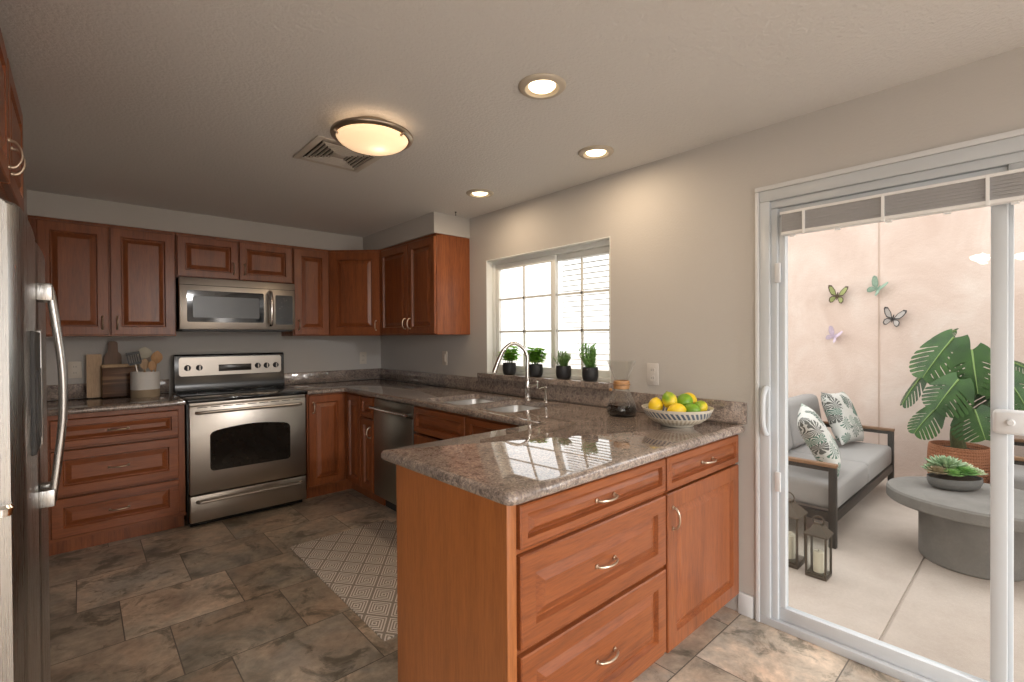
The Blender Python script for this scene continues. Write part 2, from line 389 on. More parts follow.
m_basil = leafm('basil_leaf', (.26, .55, .06), (.48, .78, .15), .4, 25, .6); m_basil2 = leafm('mint_leaf', (.23, .5, .06), (.42, .72, .14), .4, 25, .6)
m_thyme = leafm('thyme_leaf', (.14, .28, .08), (.27, .44, .15), .5, 25, .4); m_rosem = leafm('rosemary_leaf', (.16, .36, .09), (.32, .56, .18), .5, 25, .4)
m_pot = plain('black_matt_pot', (.016, .016, .018), .55, var=.15)
m_succ = [leafm('succulent_%s' % k, a, b, .5, 20) for k, a, b in (('sage', (.16, .27, .15), (.32, .42, .25)), ('green', (.10, .26, .06), (.25, .42, .14)), ('blush', (.22, .16, .10), (.33, .28, .16)), ('pale', (.36, .42, .26), (.5, .54, .36)))]
m_spbowl = plain('grey_stone_bowl', (.13, .13, .125), .7, var=.25, scale=25)
m_lemon = plain('lemon_skin', (.80, .56, .02), .4, var=.12, scale=20); m_lime = plain('lime_skin', (.16, .32, .015), .4, var=.3, scale=9)
n = NT('half_ripe_skin'); v = n.coord(); a = n.noise(v, 9, 2); n_ = n.ramp(a, [(.42, (.2, .36, .02)), (.58, (.72, .56, .03))])
m_half = n.set(Base_Color=n_, Roughness=.4)
m_tip = plain('fruit_tip', (.3, .28, .05), .6)
n = NT('patterned_glaze'); v = n.coord(); sx = n.n('ShaderNodeSeparateXYZ'); n.link(v, sx.inputs[0])
ang = n.math('ARCTAN2', sx.outputs[1], sx.outputs[0])
s1 = n.math('ABSOLUTE', n.math('SINE', n.math('ADD', n.math('MULTIPLY', ang, 22.0), n.math('MULTIPLY', sx.outputs[2], 90.0))))
zz = sx.outputs[2]
band = n.math('MULTIPLY', n.math('GREATER_THAN', zz, .045), n.math('LESS_THAN', zz, .072))
blob = n.math('MULTIPLY', n.math('GREATER_THAN', s1, .62), band)
band2 = n.math('MULTIPLY', n.math('GREATER_THAN', zz, .012), n.math('LESS_THAN', zz, .04))
s2 = n.math('ABSOLUTE', n.math('SINE', n.math('MULTIPLY', ang, 22.0))); blob2 = n.math('MULTIPLY', n.math('GREATER_THAN', s2, .72), band2)
c = n.mix(blob2, (.60, .56, .47), (.42, .36, .26)); c = n.mix(blob, c, (.09, .12, .17))
m_glaze = n.set(Base_Color=c, Roughness=.3)
m_coffee = plain('black_coffee', (.010, .005, .003), .06, var=.1)
m_leather = plain('tan_leather_tie', (.33, .18, .09), .6)
m_crockw = plain('white_stoneware', (.72, .70, .67), .45, var=.03); m_crockb = plain('bare_clay', (.40, .31, .21), .75)
m_cream = plain('cream_ladle', (.55, .52, .42), .5)
m_candle = plain('ivory_candle', (.78, .71, .58), .55, var=.03)
m_lantern = plain('bronze_lantern', (.085, .068, .05), .5, .3)
m_ventw = plain('vent_paint', (.56, .52, .47), .45); m_ventd = plain('vent_dark', (.05, .042, .035), .7)
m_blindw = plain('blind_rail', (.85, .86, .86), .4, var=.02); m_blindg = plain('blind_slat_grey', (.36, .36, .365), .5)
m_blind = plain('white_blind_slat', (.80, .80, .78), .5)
m_dark = plain('dark_recess', (.02, .018, .016), .8)

# ================================================================== setting
WT = .13
struct('floor', MB().box(-6.8, 0, -10.7, .02, -.12, 0), m_floor)
struct('ceiling', MB().box(-6.8, .14, -10.7, .14, ZC, ZC+.15), m_ceil)
struct('wall_back', MB().box(-2.75, .14, 0, .14, 0, ZC), m_wall)
W0, W1, WZ0, WZ1 = -1.774, -2.952, 1.045, 1.935            # window opening
D0, D1, DZ = -3.80, -5.64, 2.0                             # slider opening
b = MB()
b.box(0, WT, W0, 0, 0, ZC).box(0, WT, W1, W0, 0, WZ0).box(0, WT, W1, W0, WZ1, ZC).box(0, WT, D0, W1, 0, ZC)
b.box(0, WT, D1, D0, DZ, ZC).box(0, WT, -10.7, D1, 0, ZC)
struct('wall_right', b, m_wall)
b = MB(); b.box(WT, WT+.02, W0, 1, -.2, 2.6).box(WT, WT+.02, W1, W0, -.2, WZ0).box(WT, WT+.02, W1, W0, WZ1, 2.6).box(WT, WT+.02, D0, W1, -.2, 2.6).box(WT, WT+.02, D1, D0, DZ, 2.6).box(WT, WT+.02, -10.7, D1, -.2, 2.6)
struct('wall_outside', b, m_hstucco)
b = MB(); b.box(-2.75, -2.6, -1.95, 0, 0, ZC).box(-3.3, -2.6, -1.95, -1.9, 0, ZC).box(-3.4, -3.25, -3.5, -1.9, 0, ZC).box(-6.8, -2.66, -3.56, -3.46, 0, ZC)
struct('wall_left', b, m_wall)
struct('wall_dining', MB().box(-6.8, -6.68, -10.7, -3.5, 0, ZC), m_wall)
b = MB(); FX0, FX1, FZ0, FZ1 = -6.3, -3.3, .4, 2.1
b.box(-6.8, FX0, -10.7, -10.56, 0, ZC).box(FX1, .14, -10.7, -10.56, 0, ZC).box(FX0, FX1, -10.7, -10.56, 0, FZ0).box(FX0, FX1, -10.7, -10.56, FZ1, ZC)
struct('wall_front', b, m_wall)
b = MB()  # made-up window behind the camera, added to let in fill daylight
for x in (FX0+.03, FX0+1.0, FX0+2.0, FX1-.03): b.box(x-.03, x+.03, -10.66, -10.6, FZ0, FZ1)
b.box(FX0, FX1, -10.66, -10.6, FZ0, FZ0+.06).box(FX0, FX1, -10.66, -10.6, FZ1-.06, FZ1)
wf = struct('added_window', b, m_winv); MB().box(FX0+.02, FX1-.02, -10.632, -10.628, FZ0+.02, FZ1-.02).build('added_window_glass', m_pane, wf)
# soffit above the wall cabinets
SO = -.332
struct('wall_soffit', MB().box(-2.6, 0, SO, 0, 2.1395, ZC).box(SO-.008, 0, -1.567, SO, 2.1395, ZC), m_wall)
struct('baseboard_right', MB().box(-.014, 0, D0+.03, -3.70, 0, .105, .004).box(-.014, 0, -10.55, D1-.08, 0, .105, .004), m_trim)
# door casing
b = MB(); cw = .014
b.box(-.016, 0, D0+.0005, D0+cw+.004, 0, DZ, .003).box(-.016, 0, D1-.06, D0+cw+.004, DZ+.0005, DZ+.022, .003).box(-.016, 0, D1-.06, D1-.0005, 0, DZ, .003)
struct('trim_1', b, m_trim)

# ---- sliding glass door
dr = bpy.data.objects.new('door_1', None); C.objects.link(dr); dr['kind'] = 'structure'
b = MB()
b.box(-.012, .12, D0-.045, D0, .035, DZ-.05, .003).box(.0, .11, D0-.0745, D0-.0451, .0355, DZ-.0855, .003)      # near jamb, stepped
b.box(-.012, .12, D1, D1+.05, .035, DZ-.05, .003)
b.box(-.012, .12, D1, D0, DZ-.05, DZ, .003).box(0, .11, D1+.051, D0-.0451, DZ-.085, DZ-.0501, .003)
b.box(-.012, .12, D1, D0, 0, .035, .003)
b.box(.0, .058, D1+.051, -4.603, 1.876, DZ-.0853, .003)
b.build('door_frame', m_vinyl, dr)
SY = -4.581
def sash(nm, ya, yb, x0, x1, stA, stB):
    m = MB(); m.box(x0, x1, yb, ya, .036, .094, .003).box(x0, x1, yb, ya, 1.875, DZ-.086, .003)
    m.box(x0, x1, ya-stA, ya, .0945, 1.8745, .003).box(x0, x1, yb, yb+stB, .0945, 1.8745, .003)
    o = m.build(nm, m_vinyl, dr)
    MB().box((x0+x1)/2-.002, (x0+x1)/2+.002, yb+stB*.5, ya-stA*.5, .06, 1.93).build('door_glass', m_pane, o)
    return o
s1 = sash('sliding_sash', D0-.07, -4.602, .014, .052, .032, .042)
s2 = sash('fixed_sash', -4.575, D1+.04, .060, .098, .04, .05)
# pull handle and catches on the jamb
hp = smooth_curve([(.012, 0, .105), (-.02, .0, .10), (-.045, 0, .06), (-.05, 0, 0), (-.045, 0, -.06), (-.02, 0, -.10), (.012, 0, -.105)], 5)
MB().tube(hp, .011, 10).mv(-.012, D0-.033, .99).build('pull_handle', m_vinyl, dr)
MB().box(-.022, -.008, D0-.046, D0-.02, .88, 1.10, .005).build('handle_plate', m_vinyl, dr)
for z in (1.62, .67): MB().box(-.008, .004, D0-.088, D0-.064, z-.045, z+.045, .004).build('catch', m_trim, dr)
k = MB().box(-.045, .014, -4.655, -4.568, .998, 1.078, .012, 3).build('latch_box', m_trim, dr)
MB().lathe([(.0, .0), (.011, 0), (.011, .01), (.008, .014), (0, .014)], 18).rot(-PI/2, 'Y').mv(-.045, -4.612, 1.04).build('latch_knob', m_trim, k)
# raised blind across the head of the door
bl = thing('raised_blind', 'raised slatted blind stacked across the top of the sliding glass door', 'blind', (-.006, D0-.09, 1.782))
yy = D1-D0+.16
b = MB()
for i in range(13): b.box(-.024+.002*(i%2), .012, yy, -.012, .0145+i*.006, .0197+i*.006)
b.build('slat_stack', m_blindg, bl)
MB().box(-.028, .014, yy, -.01, 0, .014, .003).build('bottom_rail', m_blindw, bl)
for y in (-.10, -.375, -.665, -.93, -1.2, -1.45): MB().box(-.03, -.0245, y-.005, y+.005, -.004, .095).build('ladder_tape', m_blindw, bl)
for i in range(9): MB().box(-.012, -.002, -.06-i*.17, -.04-i*.17, -.009, 0).build('cord_clip', m_blindw, bl)
MB().box(-.026, .013, yy, -.005, .0925, .104, .002).build('head_rail', m_blindw, bl)

# ---- kitchen window
wn_ = bpy.data.objects.new('window_1', None); C.objects.link(wn_); wn_['kind'] = 'structure'
def frame_rect(m, x0, x1, ya, yb, z0, z1, t, bev=.003):
    m.box(x0, x1, yb, ya, z0, z0+t, bev).box(x0, x1, yb, ya, z1-t, z1, bev).box(x0, x1, ya-t, ya, z0+t, z1-t, bev).box(x0, x1, yb, yb+t, z0+t, z1-t, bev)
b = MB(); frame_rect(b, .055, .125, W0, W1, WZ0+.0, WZ1, .035)
b.box(0, .0549, W0-.006, W0, WZ0+.016, WZ1-.006).box(0, .0549, W1, W1+.006, WZ0+.016, WZ1-.006).box(0, .0549, W1, W0, WZ1-.006, WZ1)
b.build('window_frame', m_winv, wn_)
YM = -2.42
for nm, ya, yb, x0 in (('left_sash', W0-.036, YM-.025, .062), ('right_sash', YM+.03, W1+.036, .088)):
    m = MB(); z0, z1 = WZ0+.036, WZ1-.036; frame_rect(m, x0, x0+.024, ya, yb, z0, z1, .042)
    o = m.build(nm, m_winv, wn_); g = MB(); yc = (ya+yb)/2
    g.box(x0+.005, x0+.017, yc-.008, yc+.008, z0, z1)
    for q in (1/3+.03, 2/3+.0): g.box(x0+.005, x0+.017, yb, ya, z0+(z1-z0)*q-.008, z0+(z1-z0)*q+.008)
    g.build('muntin_grid', m_winv, o); MB().box(x0+.018, x0+.021, yb+.02, ya-.02, z0+.02, z1-.02).build('pane', m_pane, o)
# granite ledge below the window
struct('window_sill', MB().box(-.062, .055, W1-.03, W0+.045, WZ0-.022, WZ0+.016, .005), m_granite)['kind'] = 'structure'
bl2 = thing('window_blind', 'white slatted blind hanging outside the right window sash', 'blind', (.16, YM, WZ0))
b = MB()
for i in range(24):
    m = MB().box(-.012, .012, -.53, 0, -.0008, .0008).rot(math.radians(12), 'Y').mv(0, 0, .03+i*.036); b.add(m.V, m.F)
b.build('slats', m_blind, bl2)
MB().box(-.02, .02, -.54, .01, .885, .915, .004).build('head_rail', m_blindw, bl2)

# ---- patio
PZ = -.05; PW = 3.42
struct('patio_floor', MB().box(WT+.02, 6, -9, -4.197, PZ-.1, PZ).box(WT+.02, 6, -4.183, -1.6, PZ-.1, PZ).box(WT+.02, 6, -4.2, -4.18, PZ-.1, PZ-.008), m_patio)
b = MB(); b.box(PW, PW+.15, -9, -1.62, PZ-.05, 3.0)
struct('wall_patio', b, m_stucco)
struct('trim_2', MB().box(PW-.004, PW, -3.612, -3.60, PZ, 3.0), m_sealant)
struct('ground', MB().box(WT+.02, 30, -1.6, 25, -.3, -.06).box(-30, 30, -30, -9, -.3, -.06), m_ground)

# ================================================================== cabinets
def panel(w_, h, t=.021, fr=.058, lip=.004):
    P = [(0, 0), (0, -t+lip), (lip, -t), (fr, -t), (fr+.002, -t+.005), (fr+.007, -t+.0155), (fr+.012, -t+.0155), (fr+.040, -t+.001), (fr+.042, -t+.001)]
    if min(w_, h) < 2*(fr+.05):
        k = min(w_, h)/2/(fr+.05)*.94; P = [(a*k if a > lip else a, y) for a, y in P]
    L = [[(a, y, a), (w_-a, y, a), (w_-a, y, h-a), (a, y, h-a)] for a, y in P]
    return MB().loft(L)
def pull(parent, x, y, z, vertical, L=.048):
    pts = smooth_curve([(-L, 0, 0), (-L*.9, -.016, 0), (-L*.45, -.027, 0), (0, -.030, 0), (L*.45, -.027, 0), (L*.9, -.016, 0), (L, 0, 0)], 4)
    R = [.0058-.0018*math.sin(PI*i/(len(pts)-1)) for i in range(len(pts))]
    m = MB().tube(pts, R, 8)
    for sx in (-1, 1):
        q = MB().lathe([(0, 0), (.008, 0), (.0075, .004), (.004, .006), (0, .006)], 12).rot(PI/2, 'X').mv(sx*L, 0, 0); m.add(q.V, q.F)
    if vertical: m.rot(PI/2, 'Y')
    return m.build('handle', m_nickel, parent, loc=(x, y, z))
T = .021
def front(parent, kind, x0, x1, z0, z1, depth, hx=None, fr=.058, handle=True):
    """door or drawer whose back sits on the face at y=-depth (local)."""
    g = .0025
    o = panel(x1-x0-2*g, z1-z0-2*g, T, fr).build(kind, m_wood if kind == 'door' else m_woodh, parent, 20, loc=(x0+g, -depth, z0+g))
    w_, h = x1-x0-2*g, z1-z0-2*g
    if handle:
        if kind == 'drawer': pull(o, w_/2, -T-.001, h/2, False)
        else: pull(o, {'l': .035, 'r': w_-.035}[hx[0]], -T-.001, {'t': h-.10, 'b': .085}[hx[1]], True, .042)
    return o
UD = .324                                                    # wall cabinet depth without its door
U0, U1 = 1.3595, 2.1376
def wallcab(label, loc, rz, w_, z0, doors, hz='b', hands=None, top=True, fr=.058, depth=UD):
    t = thing('wall_cabinet', label, 'cabinet', loc, rz)
    H = U1-z0
    MB().box(0, w_, -depth, -.001, 0, H, .002).box(-.0, w_, -depth-.006, -depth+.02, H-.016, H).build('body', m_wood, t, 20)
    for i, (a, c) in enumerate(doors): front(t, 'door', a, c, .006, H-.02, depth, (hands[i]+hz), fr)
    return t
wallcab('tall double-door cherry wall cabinet left of the microwave', (-2.597, 0, U0), 0, .779, U0, [(.037, .395), (.399, .775)], 'b', 'rl')
wallcab('short double-door cherry cabinet directly above the microwave', (-1.816, 0, 1.803), 0, .832, 1.803, [(.004, .415), (.419, .828)], 'b', 'rl', fr=.05)
wallcab('narrow single-door cherry wall cabinet right of the microwave', (-.982, 0, U0), 0, .314, U0, [(.004, .310)], 'b', 'l')
wallcab('double-door cherry wall cabinet between the corner and the window', (0, -.659, U0), -PI/2, .906, U0, [(.004, .50), (.504, .902)], 'b', 'rl', depth=.317)
t = thing('corner_wall_cabinet', 'diagonal single-door cherry wall cabinet set across the room corner', 'cabinet', (0, 0, U0))
H = U1-U0
pg = [(-.001, -.001), (-.667, -.001), (-.667, -.324), (-.319, -.657), (-.001, -.657)]
MB().prism(pg[::-1], 0, H).build('body', m_wood, t, 20)
a = Vector((-.667, -.324)); c = Vector((-.319, -.657)); L = (c-a).length; an = math.atan2(c.y-a.y, c.x-a.x)
o = panel(L-.02, H-.026, T, .07).build('door', m_wood, t, 20, loc=(a.x+.01*math.cos(an), a.y+.01*math.sin(an), .006), rot=(0, 0, an))
pull(o, L-.055, -T-.001, .085, True, .042)
# cabinet above the fridge
t = thing('wall_cabinet', 'small cherry cabinet high above the stainless refrigerator', 'cabinet', (-2.54, -3.40, 1.83), PI/2)
MB().box(0, 1.49, .0, .6, 0, .43, .002).build('body', m_wood, t, 20)
for a, c, h in ((.01, .935, 'r'), (.945, 1.485, 'l')): front(t, 'door', a, c, .006, .42, 0, h+'b')

BD = .64
def body(t, w_, H=.876, depth=BD, toe=.1, tl=0):
    m = MB().box(0, .018, -depth, 0, toe, H).box(w_-.018, w_, -depth, 0, toe, H).box(.018, w_-.018, -depth, 0, toe, toe+.018).box(.018, w_-.018, -.012, 0, toe+.018, H)
    m.box(.018, .04, -depth, -depth+.02, toe+.018, H).box(w_-.04, w_-.018, -depth, -depth+.02, toe+.018, H).box(.04, w_-.04, -depth, -depth+.02, H-.03, H)
    m.box(0, w_, -depth+.07, -depth+.085, 0, toe)
    return m.build('body', m_wood, t, 20)
# left drawer base
t = thing('base_cabinet', 'cherry three-drawer base cabinet left of the range', 'cabinet', (-2.535, -.002, 0)); w_ = .72
body(t, w_, depth=.638); MB().box(.0, w_, -.645, -.62, .1, .125).build('bottom_rail', m_woodh, t)
for z0, z1, fr in ((.668, .846, .045), (.376, .655, .055), (.118, .363, .055)): front(t, 'drawer', .035, w_-.035, z0, z1, .638, fr=fr)
MB().box(.04, w_-.04, -.632, -.622, .655, .668).box(.04, w_-.04, -.632, -.622, .363, .376).build('rail', m_woodh, t)
# corner base
t = thing('corner_base_cabinet', 'cherry corner base cabinet between range and dishwasher with two angled doors', 'cabinet', (0, 0, 0))
b = MB().prism([(-.002, -.002), (-.98, -.002), (-.98, -.638), (-.638, -.638), (-.638, -.935), (-.002, -.935)][::-1], .1, .876)
b.prism([(-.002, -.002), (-.98, -.002), (-.98, -.57), (-.57, -.57), (-.57, -.935), (-.002, -.935)][::-1], 0, .1)
b.build('body', m_wood, t, 20)
o = front(t, 'door', -.972, -.664, .115, .866, .638, 'lt')
d = panel(.262, .746, T, .05).build('door', m_wood, t, 20, loc=(-.638, -.668, .117), rot=(0, 0, -PI/2))
# narrow base on the right run
t = thing('base_cabinet', 'narrow cherry base cabinet with one door beside the dishwasher', 'cabinet', (-.002, -.938, 0), -PI/2)
body(t, .228, depth=.636); front(t, 'drawer', .006, .222, .70, .866, .636, fr=.045, handle=False); front(t, 'door', .006, .222, .115, .69, .636, 'rt', .05)
# dishwasher
t = thing('dishwasher', 'stainless dishwasher under the counter beside the sink cabinet', 'dishwasher', (-.002, -1.172, 0), -PI/2)
MB().box(.004, .598, -.60, -.02, .10, .872, .003).build('tub', m_rubber, t)
MB().box(.006, .596, -.655, -.60, .115, .775, .006).build('door', m_dark_steel, t)
MB().box(.006, .596, -.650, -.60, .78, .868, .006).build('control_panel', m_dark_steel, t)
m = MB().tube([(.03, -.695, .80), (.572, -.695, .80)], .011, 12)
for x in (.05, .552): m.tube([(x, -.65, .80), (x, -.695, .80)], .009, 10)
m.build('handle', m_chrome, t)
MB().box(.01, .592, -.56, -.53, 0, .10).build('toe_kick', m_rubber, t)
# sink base
t = thing('base_cabinet', 'cherry sink base cabinet right of the dishwasher', 'cabinet', (-.002, -1.777, 0), -PI/2); w_ = 1.22
body(t, w_, depth=.636)
for a, c, h in ((.006, .60, 'r'), (.606, 1.205, 'l')):
    front(t, 'false_drawer_front', a, c, .69, .866, .636, fr=.045, handle=False); front(t, 'door', a, c, .115, .68, .636, h+'t')
# peninsula
PX = -1.48; PB = -3.07; PF = -3.705
t = thing('base_cabinet', 'cherry peninsula cabinet with three wide drawers and plain veneered end', 'cabinet', (PX, PB, 0)); w_ = .816; dp = PB-PF-T
body(t, w_, depth=dp)
MB().box(-.004, .0, -dp-.004, .0, 0, .876).build('end_panel', m_veneer, t)
MB().box(-.006, .03, -dp-.012, -dp, 0.0, .876, .003).build('corner_post', m_veneer, t)
MB().box(0, w_+.664, .001, .006, 0, .876).build('back_panel', m_veneer, t)
MB().box(.03, w_, -dp-.004, -dp+.05, .085, .1).build('bottom_rail', m_woodh, t)
for z0, z1, fr in ((.733, .864, .042), (.446, .719, .058), (.105, .432, .058)): front(t, 'drawer', .036, w_-.004, z0, z1, dp, fr=fr)
MB().box(.03, w_, -dp-.002, -dp+.01, .718, .734).box(.03, w_, -dp-.002, -dp+.01, .431, .447).build('rail', m_woodh, t)
t = thing('base_cabinet', 'cherry peninsula cabinet with one drawer over one door beside the patio door', 'cabinet', (PX+w_, PB, 0)); w2 = .66
body(t, w2, depth=dp)
front(t, 'drawer', .004, w2-.004, .726, .864, dp, fr=.042); front(t, 'door', .004, w2-.004, .092, .72, dp, 'lt', .062)

# ================================================================== worktops
CT0, CT1 = .8765, .914
D = .681
outer = [(-.986, -.021), (-.986, -D), (-D, -D), (-D, -3.008), (-1.520, -3.008), (-1.508, -3.733), (-.001, -3.738), (-.001, -.021)]
outer = fillet(outer, {2: .02, 4: .02, 5: .035, 6: .03})
SK = [(-.602, -.145, -2.265, -1.825), (-.602, -.145, -2.69, -2.285)]       # x0,x1,y0,y1 of the bowls
def bowlshape(k, d=0):
    x0, x1, y0, y1 = SK[k]; return fillet([(x0-d, y0-d), (x1+d, y0-d), (x1+d, y1+d), (x0-d, y1+d)], {0: .08, 1: .06, 2: .06, 3: .08}, 6)
ctop = slab(outer, [bowlshape(0), bowlshape(1)], CT0, CT1, BULL).build('countertop', m_granite)
tag(ctop, 'speckled brown granite countertop running from the range around to the peninsula', 'countertop')
ol = fillet([(-2.598, -.021), (-2.598, -D), (-1.812, -D), (-1.812, -.021)], {})
tag(slab(ol, [], CT0, CT1, BULL).build('countertop', m_granite), 'short granite countertop left of the range under the chopping boards', 'countertop')
ZB = 1.019
tag(MB().box(-2.599, -1.83, -.0205, -.0005, CT1+.0003, ZB, .003).build('backsplash', m_granite), 'low granite backsplash strip behind the chopping boards', 'backsplash')
b = MB().box(-.975, -.0005, -.0205, -.0005, CT1+.0003, ZB, .003).box(-.0205, -.0005, -3.741, -.0205, CT1+.0003, ZB, .003)
tag(b.build('backsplash', m_granite), 'low granite backsplash running round the corner behind the sink', 'backsplash')

# ================================================================== sink and faucet
t = thing('sink', 'stainless double bowl sink set into the granite counter', 'sink', (0, 0, 0))
for k in range(2):
    L = [[(x, y, CT0-.001) for x, y in bowlshape(k, .012)], [(x, y, CT0-.001) for x, y in bowlshape(k, -.004)], [(x, y, .74) for x, y in bowlshape(k, -.012)], [(x, y, .715) for x, y in bowlshape(k, -.03)], [(x, y, .71) for x, y in bowlshape(k, -.06)]]
    o = MB().loft(L, False, True).build('bowl', m_sink, t)
    x0, x1, y0, y1 = SK[k]
    MB().lathe([(.045, 0), (.04, .003), (.02, .001), (0, .001)], 20, ((x0+x1)/2, (y0+y1)/2, .7105)).build('drain', m_chrome, o)
fx_, fy_ = -.098, -2.335
t = thing('kitchen_faucet', 'chrome gooseneck faucet standing behind the double sink', 'faucet', (fx_, fy_, CT1))
MB().lathe([(.028, 0), (.028, .006), (.02, .016), (.018, .05), (.021, .07), (.021, .11), (.016, .13), (.012, .15)], 20).build('base', m_chrome, t)
dirv = Vector((-.185, .13, 0)); 
sp = smooth_curve([(0, 0, .12), (0, 0, .24), (0, 0, .29), dirv*.12+Vector((0, 0, .345)), dirv*.4+Vector((0, 0, .382)), dirv*.68+Vector((0, 0, .345)), dirv*.86+Vector((0, 0, .27)), dirv*1.0+Vector((0, 0, .185))], 6)
MB().tube(sp, .0135, 12).build('spout', m_chrome, t)
q = sp[-8:]; MB().tube(q, [.0137, .0142, .0145, .015, .0155, .016, .0165, .016], 12).build('spray_head', m_chrome, t)
MB().tube([(0, 0, .09), (.0, -.05, .095), (.01, -.085, .105)], [.012, .011, .009], 10).build('valve', m_chrome, t)
MB().tube(smooth_curve([(.01, -.08, .10), (-.005, -.10, .125), (-.03, -.125, .10), (-.035, -.13, .085)], 4), .006, 8).build('lever', m_chrome, t)
t = thing('soap_dispenser', 'slim chrome soap dispenser to the right of the faucet', 'soap dispenser', (-.09, -2.50, CT1))
MB().lathe([(.018, 0), (.018, .005), (.010, .012), (.010, .075), (.012, .08), (.012, .098), (0, .10)], 16).build('pump_body', m_chrome, t)
MB().tube([(0, 0, .088), (-.03, .012, .09), (-.045, .018, .084)], .0045, 8).build('nozzle', m_chrome, t)

# ================================================================== range
t = thing('range', 'stainless freestanding electric range with black cooktop between drawers and corner', 'stove', (-1.806, -.025, 0)); w_ = .81
MB().box(0, w_, -.625, 0, .03, .885, .003).build('body', m_black, t)
b = MB().box(0, w_, -.66, -.10, .885, .914, .006)
b.build('cooktop', m_bglass, t)
for x, y, r in ((.2, -.25, .08), (.6, -.25, .1), (.2, -.5, .1), (.6, -.5, .075)):
    MB().lathe([(r, 0), (r, .0006), (r-.004, .0006), (r-.004, 0)], 40, (x, y, .9141), c0=False, c1=False).build('burner_ring', m_mwin, t)
gd = MB(); pr = [(-.10, .914), (-.105, .98), (-.085, 1.02), (-.085, 1.20), (-.07, 1.212), (-.01, 1.212), (0, 1.2), (0, .914)]
gd.loft([[(x, y, z) for y, z in pr] for x in (0, w_)]); g = gd.build('backguard', m_black, t)
MB().loft([rrect(.028, w_-.025, 1.04, 1.19, .02, z=0), rrect(.028, w_-.025, 1.04, 1.19, .02, z=.006)]).rot(PI/2, 'X').mv(0, -.084, 0).build('control_panel', m_steel, t)
MB().box(.3, .545, -.094, -.089, 1.07, 1.125, .002).build('display', m_disp, t)
for x in (.085, .165, .595, .665, .74):
    k = MB().lathe([(.024, 0), (.022, .006), (.02, .022), (.017, .026), (0, .026)], 20).rot(PI/2, 'X').build('knob', m_rubber, t, loc=(x, -.09, 1.105))
    MB().box(-.003, .003, -.029, -.024, -.018, .018).build('knob_grip', m_steel, k)
b = MB().box(.015, w_-.01, -.655, -.625, .862, .884, .002); b.build('vent_trim', m_steel, t)
b = MB()
for i in range(9): b.box(.06+i*.08, .12+i*.08, -.668, -.664, .848, .853)
od = MB().box(.012, w_-.008, -.665, -.625, .238, .862, .006).build('oven_door', m_steel, t)
b.build('vent_slot', m_dark, od)
wpts = []
for k in range(13): wpts.append((.135+.545*k/12, .672+.028*math.sin(PI*k/12)))
wl = fillet([(.68, .39), (.68, .665), *[(.68-.545*k/12, .672+.03*math.sin(PI*k/12)) for k in range(1, 12)], (.135, .665), (.135, .39)], {0: .03, 1: .03, 13: .03, 14: .03}, 5)
MB().loft([[(x, -.664, z) for x, z in wl], [(x, -.668, z) for x, z in wl]]).build('oven_window', m_glassdim, od)
def barhandle(z, parent, xa, xb, y0=-.665, dy=.045):
    P = smooth_curve([(xa, y0, z), (xa+.012, y0-dy*.7, z), (xa+.05, y0-dy, z+.004), ((xa+xb)/2, y0-dy-.006, z+.006), (xb-.05, y0-dy, z+.004), (xb-.012, y0-dy*.7, z), (xb, y0, z)], 6)
    return MB().tube(P, .0115, 10).build('handle', m_steel, parent)
barhandle(.815, od, .055, w_-.05)
sd = MB().box(.012, w_-.008, -.665, -.625, .04, .228, .006).build('storage_drawer', m_steel, t)
barhandle(.186, sd, .055, w_-.05)
MB().box(.02, w_-.02, -.60, -.02, 0, .03).build('plinth', m_black, t)

# ================================================================== microwave
t = thing('microwave', 'stainless over-the-range microwave mounted under the short cabinet', 'microwave', (-1.808, 0, 1.398)); w_ = .82
MB().box(.004, w_-.004, -.372, -.004, .01, .403, .003).build('body', m_black, t)
MB().box(0, w_, -.40, -.372, .012, .403, .006).build('front_panel', m_steel, t)
MB().box(0.02, w_-.02, -.39, -.02, 0, .012).build('underside', m_rubber, t)
b = MB(); frame_b = (.048, .575, .068, .307)
x0, x1, z0, z1 = frame_b
b.loft([rrect(x0, x1, z0, z1, .012, z=.4), rrect(x0, x1, z0, z1, .012, z=.404)]).rot(PI/2, 'X').build('window_bezel', m_bglass, t)
MB().loft([rrect(.085, .54, .102, .265, .008, z=.404), rrect(.085, .54, .102, .265, .008, z=.4055)]).rot(PI/2, 'X').build('mesh_window', m_mwin, t)
MB().loft([rrect(.666, .8, .055, .3, .008, z=.4), rrect(.666, .8, .055, .3, .008, z=.404)]).rot(PI/2, 'X').build('keypad', m_keypad, t)
P = smooth_curve([(.622, -.40, .05), (.622, -.43, .06), (.622, -.445, .12), (.622, -.45, .18), (.622, -.445, .245), (.622, -.43, .31), (.622, -.40, .32)], 5)
MB().tube(P, .016, 12).build('handle', m_chrome, t)
MB().box(0, w_, -.4015, -.399, .345, .349).build('seam', m_dark, t)

# ================================================================== refrigerator
FXF = -2.438; FN = -3.405; FF = -2.51
t = thing('refrigerator', 'stainless side-by-side refrigerator with water dispenser at the left edge', 'refrigerator', (FXF, FN, 0), PI/2); w_ = FF-FN
MB().box(.006, w_-.006, .06, .74, .02, 1.57, .004).build('cabinet_body', plain('fridge_side', (.2, .2, .2), .5), t)
def fdoor(nm, x0, x1):
    n_ = 14; L = []
    for z, d in ((.07, .006), (.076, 0), (1.588, 0), (1.596, .008)):
        lp = []
        for k in range(n_+1):
            u = k/n_; x = x0+(x1-x0)*u; edge = min(u, 1-u)*(x1-x0); r = .016
            y = -.004*math.sin(PI*u)+(r-math.sqrt(max(0, r*r-max(0, r-edge)**2)) if edge < r else 0)
            lp.append((x, y+d, z))
        lp += [(x1, .052-d, z), (x0, .052-d, z)]; L.append(lp)
    return MB().loft(L).build(nm, m_steelz, t, 40)
